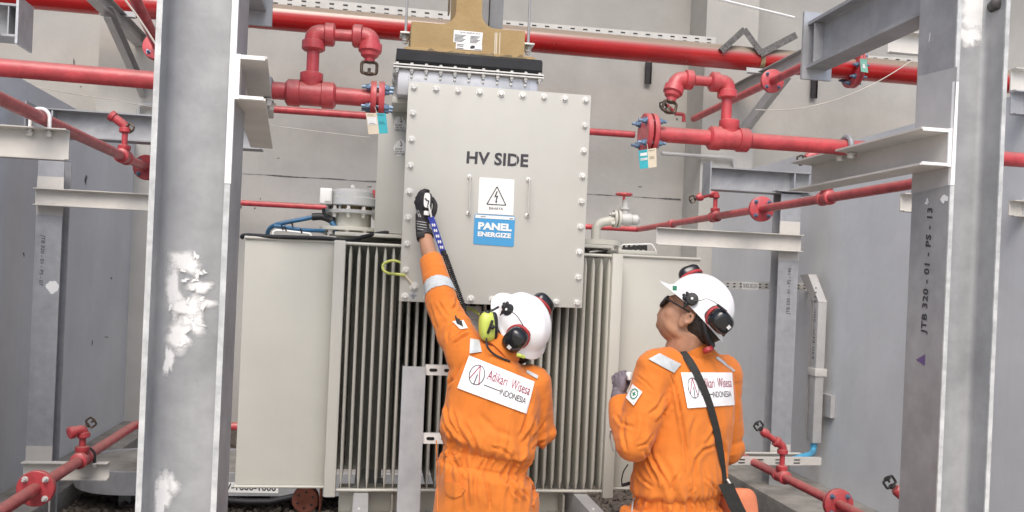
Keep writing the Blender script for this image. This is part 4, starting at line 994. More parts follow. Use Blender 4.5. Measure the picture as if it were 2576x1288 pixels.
# drain valve and lid hardware on the right
YV = 3.85
vl = build('valve_pipe', MB().tube(bend([at(1498, 608, YV), at(1500, 562, YV), at(1545, 554, YV)], .07, 8), .021, 16), 'tpaint', tr)
vc = at(1555, 551, YV); fl = MB(); fl.lathe(vc + V((-.022, 0, 0)), (1, 0, -.02), [(0, .04), (.012, .04)], n=24); fl.lathe(vc + V((-.004, 0, 0)), (1, 0, -.02), [(0, .04), (.012, .04)], n=24); vf = build('flange', fl, 'tpaint', vl)
for k in range(4):
    a = .785 + k * 1.571; bolt(vf, vc + V((-.022, .03 * math.cos(a), .03 * math.sin(a))), (-1, 0, 0), .007, .012)
build('valve_body', MB().lathe(vc + V((.008, 0, 0)), (1, 0, 0), [(0, .02), (.02, .03), (.05, .028), (.055, .02), (.06, .024), (.08, .024), (.09, .012)], n=16).lathe(vc + V((.03, 0, .01)), (0, 0, 1), [(0, .018), (.03, .018), (.034, .024), (.042, .024), (.044, .014), (.075, .013), (.08, .008)], n=14), 'greyplastic', vl)
hz = at(1570, 489, YV); build('stem', MB().cyl((hz.x, YV, vc.z + .05), (hz.x, YV, hz.z + .008), .006, n=10), 'red', vl)
build('handwheel', MB().tube([hz + V((.034 * math.cos(a), .034 * math.sin(a), 0)) for a in [2 * math.pi * k / 20 for k in range(20)]], .0055, 8, closed=True).cyl(hz + V((-.034, 0, 0)), hz + V((.034, 0, 0)), .004, n=6).cyl(hz + V((0, -.034, 0)), hz + V((0, .034, 0)), .004, n=6).lathe(hz + V((0, 0, -.006)), (0, 0, 1), [(0, .009), (.016, .009)], n=8), 'red', vl)
lz = at(1500, 606, YV).z
build('lid_flange', MB().lathe(at(1500, 606, YV) + V((0, 0, -.04)), (0, 0, 1), [(0, .10), (.02, .10), (.021, .115), (.031, .115), (.032, .115), (.042, .115)], n=32), 'tpaint', tr)
for i in range(5):
    q = at(1480 + 20 * i, 618, 3.74); bolt(tr, q, (0, 0, -1), .008, .015)
q0, q1 = at(1560, 624, 3.8), at(1630, 622, 3.8)
tube_at('cable_rail', [(1562, 632, 3.8), (1564, 616, 3.8), (1640, 614, 3.8), (1650, 632, 3.8)], .004, 'white', rad=.012)
for i in range(5): tube_at('cable_tie', [(1568 + 13 * i, 617, 3.79), (1574 + 13 * i, 630, 3.79)], .006, 'dark', n=6)
for i in range(4): tube_at('black_cable', [(1560, 626 + i, 3.79), (1590, 620 + 2 * i, 3.79), (1628, 618 + 3 * i, 3.79)], .003, 'rubber', n=6)
build('lid_step', MB().bbox((at(1552, 640, 3.6).x, 3.58, at(1600, 641, 3.6).z), (at(1650, 640, 3.6).x, 4.4, at(1600, 630, 3.6).z), .004), 'tpaint', tr)
# skid and wheels underneath
zr = zb - .008
for px_ in (890, 1440):
    x = at(px_, 1243, YF + .02).x
    build('skid_rail', MB().bbox((x, 2.75, zr - .006), (x + .055, YR, zr), .001).bbox((x, 2.75, zr - .10), (x + .006, YR, zr - .0065), .001).bbox((x + .0065, 2.75, zr - .10), (x + .055, YR, zr - .094), .001), 'patch', tr)
    for k in range(3): build('rivet', MB().ball((x + .022, 2.95 + .12 * k, zr), .006, n=8, m=6), 'zinc', tr)
build('base_beam', MB().beam((tx0 + .03, 3.64, zr - .075), (tx1 - .03, 3.64, zr - .075), prof_c(.12, .06, .007, .009), side=(0, -1, 0)), 'tpaint', tr)
for px_ in (905, 1000, 1290, 1420):
    q = at(px_, 1262, 3.62); build('lug_plate', MB().bbox((q.x - .03, 3.52, q.z - .03), (q.x - .022, 3.6, q.z + .05), .001), 'tpaint', tr)
wq = at(769, 1254, 3.9)
wh = build('transport_wheel', MB().lathe(wq + V((0, -.03, 0)), (0, 1, 0), [(0, .03), (0, .052), (.004, .056), (.05, .056), (.054, .05), (.054, .03)], n=30), 'wheel', tr)
for k in range(6):
    a = k * 1.047 + .4; build('hole', MB().cyl(wq + V((.034 * math.cos(a), -.0312, .034 * math.sin(a))), wq + V((.034 * math.cos(a), -.028, .034 * math.sin(a))), .0055, n=10), 'dark', wh)
build('wheel_fork', MB().bbox((wq.x + .06, 3.84, wq.z - .04), (wq.x + .068, 3.96, zr + .02), .001).bbox((wq.x - .05, 3.85, wq.z + .058), (wq.x + .068, 3.95, zr), .002), 'wheel', tr)
for x in (tx0 + .15, tx1 - .15):
    for y in (3.72, 4.4): build('support_leg', MB().bbox((x - .06, y - .05, 0), (x + .06, y + .05, zr - .02), .004), 'galv', tr)
# under-slung rounded lettered guard in the back
gy = 6.05
zg1, zg0 = at(450, 1190, gy).z, at(450, 1247, gy).z
gx0 = at(178, 1210, gy + .3).x
pts = [V((at(720, 1220, gy).x + .8, gy, zg0)), ]
pl_ = []
for k in range(13):
    a = math.pi * (.5 + k / 12); pl_.append((gx0 + .4 + .4 * math.cos(a), gy + .4 - .4 * math.sin(a) * -1 * -1))
pl_ = [(gx0 + .42 + .42 * math.cos(math.pi * (.5 + k / 12)), gy + .42 + .42 * math.sin(math.pi * (.5 + k / 12))) for k in range(13)]
rail_ = [(1.4, gy + .84)] + pl_ + [(1.4, gy)]
inner = [(1.4, gy + .80)] + [(gx0 + .42 + .38 * math.cos(math.pi * (.5 + k / 12)), gy + .42 + .38 * math.sin(math.pi * (.5 + k / 12))) for k in range(13)] + [(1.4, gy + .04)]
kb = thing('plinth_guard', 'pale rounded-end lettered guard rail low behind the left column', 'guard rail', (gx0 + .4, gy, zg0))
m = MB(); n = len(rail_)
vs_ = [V((x, y, zg0)) for x, y in rail_] + [V((x, y, zg1)) for x, y in rail_] + [V((x, y, zg0)) for x, y in inner] + [V((x, y, zg1)) for x, y in inner]
fs = []
for i in range(n - 1): fs += [(i, i + 1, n + i + 1, n + i), (2 * n + i + 1, 2 * n + i, 3 * n + i, 3 * n + i + 1), (n + i, n + i + 1, 3 * n + i + 1, 3 * n + i), (i + 1, i, 2 * n + i, 2 * n + i + 1)]
m.add(vs_, fs); build('rail', m, 'galv_light', kb, angle=30)
build('top_sheet', MB().prism([V((x, y, zg1 - .02)) for x, y in inner], (0, 0, .012)), 'concrete', kb)
for x in (gx0 + .35, -.6, .6): build('foot', MB().bbox((x - .04, gy + .3, 0), (x + .04, gy + .4, zg0 + .02), .003), 'galv', kb)
t_ = MB(); yy_ = gy - .0015
rect(t_, quad(at(540, 1238, yy_), at(700, 1241, yy_), at(700, 1216, yy_), at(540, 1212, yy_)), 0, 0, 1, 1); lp = build('name_plate', t_, 'white', kb, flat=True)
t_ = MB(); text(t_, 'LV-1600-1000', quad(at(556, 1232, yy_ - .001), at(694, 1236, yy_ - .001), at(694, 1219, yy_ - .001), at(556, 1215, yy_ - .001)), bold=.02); build('lettering', t_, 'ink', lp, flat=True)
t_ = MB(); sp = at(335, 1140, 6.7)
cr = MB(); rr = random.Random(5)
bq = at(835, 1278, 3.9)
gridn = 14; vs_ = []
for j in range(gridn):
    for i in range(gridn):
        u, v = i / (gridn - 1) - .5, j / (gridn - 1) - .5
        vs_.append(V((bq.x + u * .42, 4.05 + v * .5, .34 + .16 * math.exp(-(u * u + v * v) * 9) + rr.uniform(-.03, .05))))
cr.add(vs_, [(j * gridn + i, j * gridn + i + 1, (j + 1) * gridn + i + 1, (j + 1) * gridn + i) for j in range(gridn - 1) for i in range(gridn - 1)])
o = thing('plastic_sheet', 'crumpled black plastic sheet on a crate under the transformer', 'plastic sheet', (bq.x, 4.05, 0))
build('sheet', cr, 'plasticbag', o, angle=180); build('crate', MB().bbox((bq.x - .2, 3.85, 0), (bq.x + .2, 4.25, .33), .01), 'concrete', o)
hz_ = MB().tube([at(560, 1258, 5.7), at(620, 1262, 5.7), at(680, 1262, 5.7), at(735, 1250, 5.7), at(790, 1235, 5.7)], .02, 10)
tag(build('hose', hz_, 'rubber'), 'black hose lying on the gravel left of the red wheel', 'hose')

# ================================================================== BUS DUCT above
yb0, yb1 = 3.40, 3.68
bd = thing('bus_duct', 'tan resin bus duct with white labels above the cable box', 'bus duct', (at(1180, 150, yb0).x, 3.54, at(1180, 160, yb0).z))
X_ = lambda x, y: at(x, y, yb0).x
Z_ = lambda x, y: at(x, y, yb0).z
zk0, zk1, zk2 = Z_(1181, 162), Z_(1181, 131), Z_(1178, 66)
xb0, xb1 = X_(1017, 130), X_(1345, 145); xm0, xm1 = X_(1034, 90), X_(1320, 105); xn0, xn1 = X_(1147, 40), X_(1212, 45)
build('foot_block', MB().bbox((xb0, yb0 - .012, zk0), (xb1, yb1 + .012, zk1), .006), 'kraft', bd)
rad_ = .055; pts = [(xm0, zk1 + .0005), (xm1, zk1 + .0005), (xm1, zk2)]
pts += [(xn1 + rad_ - rad_ * math.sin(a), zk2 + rad_ - rad_ * math.cos(a)) for a in [math.pi / 2 * k / 8 for k in range(9)]]
pts += [(xn1, 3.6), (xn0, 3.6)]
pts += [(xn0 - rad_ + rad_ * math.cos(a), zk2 + rad_ - rad_ * math.sin(a)) for a in [math.pi / 2 * k / 8 for k in range(9)]]
pts += [(xm0, zk2)]
build('casing', MB().prism([V((x, yb0, z)) for x, z in pts], (0, yb1 - yb0, 0)), 'kraft', bd)
t_ = MB(); f = lambda x, y: at(x, y, yb0 - .001)
for x in (1246, 1250, 1258): stroke(t_, f, [(x, 82), (x - 2, 138)], 1.6 + (x % 3))
build('resin_seam', t_, 'beige', bd, flat=True)
t_ = MB(); f = lambda x, y: at(x, y, yb0 - .0135)
for k in range(7): blob(t_, lambda a, b_: at(a, b_, yb0 - .0132 - .0001 * k), 1090 + 36 * k, 133 + 2.4 * k, 15, 8, 70 + k, rough=.4)
build('adhesive_stain', t_, 'tape', bd, flat=True)
lf = quad(*[at(x, y, yb0 - .0014) for x, y in ((1140, 106), (1212, 113), (1215, 82), (1142, 75))])
t_ = MB(); rect(t_, lf, 0, 0, 1, 1); lb = build('label', t_, 'white', bd, flat=True)
t_ = MB(); l2 = lambda u, v: lf(u, v) + V((0, -.0007, 0)); text(t_, 'Tag No: 320-BD-001-AF-A', l2, .2, .76, .9, .92)
for i in range(6):
    for (u0, u1) in ((.04, .42), (.58, .92)): stroke(t_, l2, [(u0, .62 - .1 * i), (u1 - .05 * (i % 3), .62 - .1 * i)], .045)
build('printing', t_, 'stencil', lb, flat=True)
lf = quad(*[at(x, y, yb0 - .0014) for x, y in ((1146, 123), (1212, 128), (1213, 113.5), (1147, 107))]); t_ = MB(); rect(t_, lf, 0, 0, 1, 1); lb = build('label', t_, 'white', bd, flat=True)
t_ = MB(); l3 = lambda u, v: lf(u, v) + V((0, -.0007, 0))
for q in ((.04, .3, .75), (.04, .28, .5), (.04, .3, .14), (.72, .98, .14)): stroke(t_, l3, [(q[0], q[2]), (q[1], q[2])], .1)
stroke(t_, l3, [(.58, .3), (.62, .7), (.68, .75), (.68, .4), (.62, .25)], .09, 1, True); build('printing', t_, 'stencil', lb, flat=True)
build('bellows', MB().beam((X_(996, 160), 3.54, Z_(1176, 162)), (X_(1356, 168), 3.54, Z_(1176, 162)), [(-.2, -.034), (.2, -.034), (.215, -.02), (.215, .012), (.19, .027), (-.19, .027), (-.215, .012), (-.215, -.02)], side=(0, 1, 0)), 'rubber', bd)
for (px_, pyb) in ((1020, 96), (1328, 124)):
    q = at(px_, pyb, 3.56); rr_ = thing('threaded_rod', 'threaded hanger rod with nuts %s of the tan bus duct' % ('left' if px_ < 1200 else 'right'), 'hanger rod', q, 'hanger rods')
    build('rod', MB().cyl(q - V((0, 0, .01)), (q.x, 3.56, 3.6), .0055, n=10), 'galv', rr_)
    build('clip', MB().bbox((q.x - .022, 3.53, q.z + .012), (q.x + .022, 3.62, q.z + .019), .001), 'zinc', rr_)
    for dz in (.008, -.008): bolt(rr_, q + V((0, 0, dz)), (0, 0, -1), .011, .012, 'zinc', 'nut')
q = at(1240, 60, 3.85); o = thing('strut_post', 'galvanised strut post behind the neck of the bus duct', 'strut', (q.x, 3.85, q.z))
build('channel', MB().bbox((at(1232, 40, 3.85).x, 3.85, at(1240, 84, 3.85).z), (at(1266, 40, 3.85).x, 3.9, 3.9), .003), 'galv', o)
build('cable_cover', MB().bbox((at(1208, 40, 3.85).x, 3.86, at(1240, 78, 3.85).z), (at(1229, 40, 3.85).x, 3.92, 3.9), .003), 'patch', o)
build('duct_side', MB().bbox((at(1130, 20, 3.8).x, 3.75, at(1137, 42, 3.8).z), (xn0 - .004, 3.8, 3.9), .003), 'tape', o)

# ================================================================== galvanised cable ladder in front of the fins
yl = 3.10
x0, x1 = at(1005, 1100, yl).x, at(1063, 1100, yl).x; z1_ = at(1042, 922, yl).z
ld = thing('cable_ladder', 'galvanised upright with slotted arms in front of the cooling fins', 'cable ladder', (x0, yl, 0))
build('upright', MB().beam((x0 + .001, yl + .025, 0), (x0 + .001, yl + .025, z1_), [(0, -.025), (x1 - x0, -.025), (x1 - x0, .02), (x1 - x0 - .003, .02), (x1 - x0 - .003, -.022), (.003, -.022), (.003, .02), (0, .02)], up=(0, 1, 0), side=(1, 0, 0)), 'galv_light', ld)
for py in (932, 1105):
    za = at(1090, py, yl).z
    for xs in ((x1 + .0005, x1 + .36),):
        ar = build('arm', MB().beam((xs[0], yl + .012, za), (xs[1], yl + .012, za), prof_c(.036, .02, .002, .002), side=(0, 1, 0)), 'white', ld)
        k = MB()
        for i in range(6):
            c_ = V((xs[0] + .028 + .052 * i, yl + .0115, za)); k.obox(c_, V((.009, 0, 0)), V((0, .001, 0)), V((0, 0, .0055))); 
            for sg in (-1, 1): k.cyl(c_ + V((.009 * sg, -.001, 0)), c_ + V((.009 * sg, .001, 0)), .0055, n=10)
        build('slots', k, 'dark', ar)
# ================================================================== PEOPLE
def W(x, y, z): return cam_r * x + fwd * y + cam_u * z          # a direction: right, away, up as the camera stands
def fuse(mb, voxel, smooth=4, fac=.5):
    me = bpy.data.meshes.new('fusing'); me.from_pydata(mb.v, [], mb.f)
    bm = bmesh.new(); bm.from_mesh(me); bmesh.ops.recalc_face_normals(bm, faces=bm.faces[:]); bm.to_mesh(me); bm.free()
    ob = bpy.data.objects.new('fusing', me); C.objects.link(ob)
    r = ob.modifiers.new('r', 'REMESH'); r.mode = 'VOXEL'; r.voxel_size = voxel
    s = ob.modifiers.new('s', 'SMOOTH'); s.iterations = smooth; s.factor = fac
    dg = bpy.context.evaluated_depsgraph_get(); m2 = bpy.data.meshes.new_from_object(ob.evaluated_get(dg))
    out = MB(); out.v = [v.co.copy() for v in m2.vertices]; out.f = [tuple(p.vertices) for p in m2.polygons]; nrm = [v.normal.copy() for v in m2.vertices]
    bpy.data.objects.remove(ob); bpy.data.meshes.remove(me); bpy.data.meshes.remove(m2)
    return out, nrm
def limb(mb, pts, rs, n=20):
    pts = [V(p) for p in pts]; fine = []; fr = []
    for k in range(len(pts) - 1):
        for j in range(5):
            t = j / 5; fine.append(pts[k].lerp(pts[k + 1], t)); fr.append(rs[k] + (rs[k + 1] - rs[k]) * t)
    fine.append(pts[-1]); fr.append(rs[-1]); mb.tube(fine, fr, n)
    for p, r in list(zip(pts, rs))[1:-1]: mb.ball(p, r * 1.02, n=18, m=12)
def ridged(p): return 1 - abs(noise.noise(p)) * 2
def wrinkle(mb, nrm, fn):
    mb.v = [p + n * fn(p) for p, n in zip(mb.v, nrm)]
def project(p):
    d = p - CAM; z = d.dot(fwd); return 1288 + F_PX * d.dot(cam_r) / z, CY - F_PX * d.dot(cam_u) / z
def crease(mb, folds):                               # hand-laid folds: polyline, depth, half width (both as seen on the photograph)
    me = bpy.data.meshes.new('t'); me.from_pydata(mb.v, [], mb.f); nr = [v.normal.copy() for v in me.vertices]; bpy.data.meshes.remove(me)
    for i, p in enumerate(mb.v):
        n = nr[i]
        fc = n.dot((CAM - p).normalized())
        if fc < .05: continue
        x, y = project(p); o = 0
        for pts, amp, w_ in folds:
            if not (min(q[0] for q in pts) - 4 * w_ < x < max(q[0] for q in pts) + 4 * w_ and min(q[1] for q in pts) - 4 * w_ < y < max(q[1] for q in pts) + 4 * w_): continue
            best = None; L = len(pts) - 1
            for k in range(L):
                (ax, ay), (bx, by) = pts[k], pts[k + 1]; dx, dy = bx - ax, by - ay; l2 = dx * dx + dy * dy
                t = max(0, min(1, ((x - ax) * dx + (y - ay) * dy) / l2)); ex, ey = x - ax - dx * t, y - ay - dy * t; d = math.hypot(ex, ey)
                if best is None or d < best[0]: best = (d, math.copysign(1, dx * ey - dy * ex), (k + t) / L)
            d, sg, u = best; taper = sm01(min(u, 1 - u) * 4 + .12); s_ = d * sg
            o += amp * taper * (.75 * math.exp(-((s_ - 1.5 * w_) / (1.1 * w_)) ** 2) + .45 * math.exp(-((s_ + 1.8 * w_) / (1.4 * w_)) ** 2) - 1.0 * math.exp(-(s_ / (.62 * w_)) ** 2))
        mb.v[i] = p + n * o * min(1, fc * 2)
class Surf:
    def __init__(s, mb): s.t = BVHTree.FromPolygons(mb.v, mb.f)
    def __call__(s, px, py, off=.002, Y=2.9):
        d = ray(px, py).normalized(); h = s.t.ray_cast(CAM, d)
        return h[0] - d * off if h[0] is not None else at(px, py, Y)
    def near(s, p, off=.002):
        h = s.t.find_nearest(V(p)); return h[0] + h[1] * off
def decal(name, sf, corners, mtl, parent, off=.0025, n=20, m=10):
    def f0(u, v, o=off):
        (a, b_), (c, d), (e, g_), (h, i) = corners
        x = (a * (1 - u) + c * u) * (1 - v) + (h * (1 - u) + e * u) * v; y = (b_ * (1 - u) + d * u) * (1 - v) + (i * (1 - u) + g_ * u) * v
        return sf(x, y, o)
    G = [[f0(i / n, j / m) for i in range(n + 1)] for j in range(m + 1)]
    for _ in range(3):
        H = [[(G[j][max(i - 1, 0)] + G[j][min(i + 1, n)] + G[max(j - 1, 0)][i] + G[min(j + 1, m)][i]) / 4 for i in range(n + 1)] for j in range(m + 1)]
        G = [[G[j][i].lerp(H[j][i], .5 if 0 < i < n and 0 < j < m else 0) for i in range(n + 1)] for j in range(m + 1)]
    for j in range(m + 1):
        for i in range(n + 1):
            p = G[j][i]; d = (p - CAM).normalized(); h = sf.t.ray_cast(CAM, d); t = (p - CAM).length
            if h[0] is not None: t = min(t, h[3] - off)
            G[j][i] = CAM + d * (t - .0035)
    def f(u, v, o=off):
        a, b_ = max(0, min(n - 1e-6, u * n)), max(0, min(m - 1e-6, v * m)); i, j = int(a), int(b_); a -= i; b_ -= j
        p = G[j][i].lerp(G[j][i + 1], a).lerp(G[j + 1][i].lerp(G[j + 1][i + 1], a), b_)
        return p + (CAM - p).normalized() * max(0, o - off)
    k = MB(); rect(k, f, 0, 0, 1, 1, n, m)
    return build(name, k, mtl, parent, angle=60, flat=True), f
def band_from(mb, test, off):
    me = bpy.data.meshes.new('t'); me.from_pydata(mb.v, [], mb.f); nr = [v.normal.copy() for v in me.vertices]; bpy.data.meshes.remove(me)
    k = MB(); ix = {}
    for f in mb.f:
        if test(sum((mb.v[i] for i in f), V()) / len(f)):
            q = []
            for i in f:
                if i not in ix: ix[i] = len(k.v); k.v.append(mb.v[i] + nr[i] * off)
                q.append(ix[i])
            k.f.append(tuple(q))
    return k
def head_shape(mb, c, R, F, U, s, nb):
    c = V(c); B = lambda r, f, u, a, b_, h, n=20: mb.ball(c + R * r * s + F * f * s + U * u * s, R * a * s, F * b_ * s, U * h * s, n=n, m=14)
    B(0, -.008, .028, .076, .097, .088); B(0, .022, -.03, .064, .073, .075); B(0, .036, -.062, .046, .042, .032); B(0, .060, -.077, .024, .019, .018)
    B(0, .083, .01, .05, .012, .013); B(0, .088, -.008, .012, .014, .03); B(0, .093, -.026, .0145, .016, .012); B(0, .083, -.044, .025, .014, .0075); B(0, .080, -.057, .024, .014, .0085)
    for g in (-1, 1):
        B(.040 * g, .044, -.024, .027, .030, .030); B(.075 * g, -.004, -.014, .011, .017, .030); B(.083 * g, -.012, -.004, .008, .017, .023)
        B(.042 * g, .012, -.054, .020, .050, .026)
    limb(mb, [c - F * .022 * s - U * .03 * s, (c - F * .03 * s - U * .10 * s).lerp(V(nb), .35), V(nb)], [.060 * s, .054 * s, .054 * s])
def soft(mb, c, F, rad, it):
    import numpy as np
    P = np.array([tuple(p) for p in mb.v]); E = set()
    for f in mb.f:
        for i in range(len(f)): a, b_ = f[i], f[(i + 1) % len(f)]; E.add((min(a, b_), max(a, b_)))
    E = np.array(list(E)); d = P - np.array(tuple(c)); wgt = np.clip((rad - np.linalg.norm(d, axis=1)) / (rad * .25), 0, 1) * np.clip((d @ np.array(tuple(F)) - .012) / .02, 0, 1)
    deg = np.bincount(E.ravel(), minlength=len(P))[:, None].clip(1)
    for _ in range(it):
        S = np.zeros_like(P); np.add.at(S, E[:, 0], P[E[:, 1]]); np.add.at(S, E[:, 1], P[E[:, 0]]); P = P + (S / deg - P) * .6 * wgt[:, None]
    mb.v = [V(p) for p in P]
def dent_ears(mb, c, R, F, U, s):
    for g in (-1, 1):
        e = V(c) + R * (.083 * g * s) - F * .013 * s - U * .004 * s
        for i, p in enumerate(mb.v):
            q = p - e
            if q.length < .03 and abs(q.dot(R)) < .016:
                d = math.hypot(q.dot(F) / .9, q.dot(U) / 1.5)
                if d < .0105: mb.v[i] = p - R * (g * .0075 * (1 - (d / .0105) ** 2))
def helmet(parent, hc, R, F, U, s, label=None):
    m = MB(); n, k = 48, 14; hc = V(hc); vs_ = []; fs = []
    def pt(a, t, shr=1.0):
        ca, sa = math.cos(a), math.sin(a)                        # a = 0 at the front
        st, ct = math.sin(t), math.cos(t)
        ridge = .006 * math.exp(-(sa * st / .13) ** 2) * (1 - .4 * st) + .003 * math.exp(-((abs(sa * st) - .42) / .08) ** 2) * ct
        return hc + (R * (sa * .104 * st ** .92) + F * (ca * .124 * st ** .92) + U * (.112 * ct + ridge)) * s * shr
    rings = []
    for j in range(k + 1):
        t = max(.02, math.pi / 2 * j / k); rings.append([pt(2 * math.pi * i / n, t) for i in range(n)])
    def rim(ex, dz, cutf):
        q = []
        for i in range(n):
            a = 2 * math.pi * i / n; ca = math.cos(a); e = ex * (.007 + .036 * max(0, ca) ** 2.2 + .012 * max(0, -ca) ** 2)
            o = R * math.sin(a) * (.104 + e) + F * ca * (.124 + e) - U * (dz + ex * (.010 * max(0, ca) ** 2 + .014 * max(0, -ca) ** 2))
            q.append(hc + o * s)
        return q
    rings += [rim(.25, .010, 0), rim(1, .016, 0), rim(1.02, .0195, 0), rim(.9, .019, 0), rim(.0, .010, 0)]
    for j in range(k, -1, -2):
        t = max(.02, math.pi / 2 * j / k); rings.append([pt(2 * math.pi * i / n, t, .965) for i in range(n)])
    for r_ in rings: vs_ += r_
    for j in range(len(rings) - 1):
        for i in range(n): fs.append((j * n + i, j * n + (i + 1) % n, (j + 1) * n + (i + 1) % n, (j + 1) * n + i))
    fs += [tuple(range(n)), tuple(range((len(rings) - 1) * n, len(rings) * n))]
    m.add(vs_, fs); h = build('helmet', m, 'helmet', parent, angle=50)
    return h
def muff(parent, c, nrm, up, r=.043, d=.045, cup='black', ring='redplastic', cushion=True):
    c = V(c); nrm = V(nrm).normalized(); up = (V(up) - nrm * V(up).dot(nrm)).normalized(); sd_ = up.cross(nrm)
    a, b_ = sd_ * r, up * r * 1.24
    cupo = build('ear_cup', MB().ball(c + nrm * d * .30, a, b_, nrm * d * .75, n=28, m=18, pw=.72), cup, parent, angle=60)
    rg = MB(); 
    for dd, k, mt in ((-.16, .99, ring),):
        pts = [c + nrm * d * dd + a * k * math.cos(t) + b_ * k * math.sin(t) for t in [2 * math.pi * q / 32 for q in range(32)]]
        rg.tube(pts, .0058, 8, closed=True)
    build('ear_ring', rg, ring, parent)
    build('ear_cushion', MB().ball(c - nrm * d * .35, a * .96, b_ * .96, nrm * d * .42, n=24, m=12, pw=.7), 'matblack', parent)
    lf_ = lambda u, v: c + nrm * (d * 1.055) + sd_ * (u * r * .36 - r * .1) + up * (v * r * .40 - r * .62)
    if cup == 'black':
        lb_ = build('cup_label', rect(MB(), lf_, 0, 0, 1, 1), 'white', parent, flat=True)
    return cupo, (lambda u, v: c + nrm * (d * 1.0) + sd_ * u + up * v)
def mount(parent, c, nrm, up, fr=None):
    c = V(c); nrm = V(nrm).normalized(); up = (V(up) - nrm * V(up).dot(nrm)).normalized(); s = V(fr).normalized()
    m = MB().lathe(c - nrm * .014, nrm, [(0, .021), (.016, .021), (.022, .018), (.024, .008)], n=24)
    for q, rr in ((s * .020 - up * .010, .010), (s * .030 - up * .006, .0055), (s * .006 - up * .022, .009), (s * .004 - up * .032, .0055), (s * .026 + up * .006, .005)): m.tube([c - nrm * .004, c + q * .6 - nrm * .004, c + q - nrm * .006], rr, 10); m.ball(c + q - nrm * .005, rr * 1.05, n=12, m=8)
    o = build('muff_mount', m, 'matblack', parent)
    build('pivot', MB().lathe(c + nrm * .012, nrm, [(0, .0045), (.002, .0035)], n=10), 'white', parent); return o
def finger(mb, pts, r=.0085):
    pts = [V(p) for p in pts]; b_ = bend(pts, .02, 5); mb.tube(b_, [r * 1.05 - r * .22 * i / (len(b_) - 1) for i in range(len(b_))], 12)
    mb.ball(b_[0], r * 1.05, n=12, m=8); mb.ball(b_[-1], r * .83, n=12, m=8)
def glove_hand(wrist, knuckles, palm_n, chains, thumb, wr=.028, th=.016):
    m = MB(); wrist = V(wrist); kc = sum((V(k) for k in knuckles), V()) / len(knuckles)
    ax = (kc - wrist); sd_ = (V(knuckles[0]) - V(knuckles[-1])) * .62; n = V(palm_n).normalized()
    m.ball(wrist.lerp(kc, .58), sd_, ax * .62, n * th, n=22, m=14, pw=.8)
    limb(m, [wrist - ax * .35, wrist + ax * .05, wrist.lerp(kc, .5)], [wr, wr * .98, wr * .8])
    for k, c in zip(knuckles, chains):
        finger(m, [wrist.lerp(V(k), .6), V(k)] + list(c)); m.ball(V(k), .0105, n=12, m=8)
    finger(m, thumb, .0102); return m

# ------------------------------------------------------------------ left person: reaching up to the cover plate
def tilt(a): return W(math.cos(math.radians(a)), 0, -math.sin(math.radians(a)))
YB1 = 2.90
T = lambda x, y, d=0: at(x, y, YB1 + d)
away = W(0, 1, 0)
ringsL = [(1238, 866, 20, .062, .062), (1241, 884, 20, .085, .075), (1246, 908, 20, .135, .09), (1247, 945, 20, .155, .108), (1243, 1000, 20, .163, .122), (1237, 1055, 20, .164, .128), (1230, 1090, 20, .168, .140), (1224, 1112, 20, .166, .136), (1219, 1130, 20, .148, .112), (1218, 1150, 20, .146, .110), (1218, 1168, 19, .148, .112), (1221, 1188, 15, .164, .134), (1223, 1240, 8, .163, .14), (1223, 1300, 3, .165, .135), (1223, 1345, 0, .160, .12)]
def sm01(x): x = max(0, min(1, x)); return x * x * (3 - 2 * x)
def rings_of(rs, Tf, sidef, dv_, k=1.0): return [(Tf(x, y), sidef(a) * w_ * k, dv_ * h * k) for x, y, a, w_, h in rs]
shL, elL, wrL = T(1176, 893, .0), at(1113, 770, 3.0), at(1070, 598, 3.19)
shR, elR, haR = T(1336, 965, .01), T(1357, 1085, .04), T(1270, 1120, .22)
hipL, hipR = T(1168, 1320), T(1280, 1320)
def foot(h, dx=0): return V((h.x + dx, h.y + .01, .09))
kneeL, kneeR = hipL.lerp(foot(hipL), .48) + V((0, .03, 0)), hipR.lerp(foot(hipR), .48) + V((0, .03, 0))
cl = MB().loft(rings_of(ringsL, T, tilt, away))
cuff = shL.lerp(elL, 0) ; slv = at(1081, 651, 3.13)
limb(cl, [shL + W(.05, .01, -.03), shL, shL.lerp(elL, .5) + W(-.0, 0, 0), elL, elL.lerp(slv, .55), slv], [.075, .070, .064, .056, .050, .0415])
limb(cl, [shR - W(.06, 0, 0), shR, elR, haR], [.075, .066, .054, .045])
limb(cl, [hipL + V((.01, 0, .1)), hipL, kneeL, foot(hipL)], [.11, .105, .085, .075]); limb(cl, [hipR + V((-.01, 0, .1)), hipR, kneeR, foot(hipR)], [.11, .105, .085, .075])
clm, nr = fuse(cl, .0052, 4)
wc, wax, wsd = T(1218, 1150), (T(1243, 1000) - T(1218, 1150)).normalized(), tilt(20)
def sm01(x): x = max(0, min(1, x)); return x * x * (3 - 2 * x)
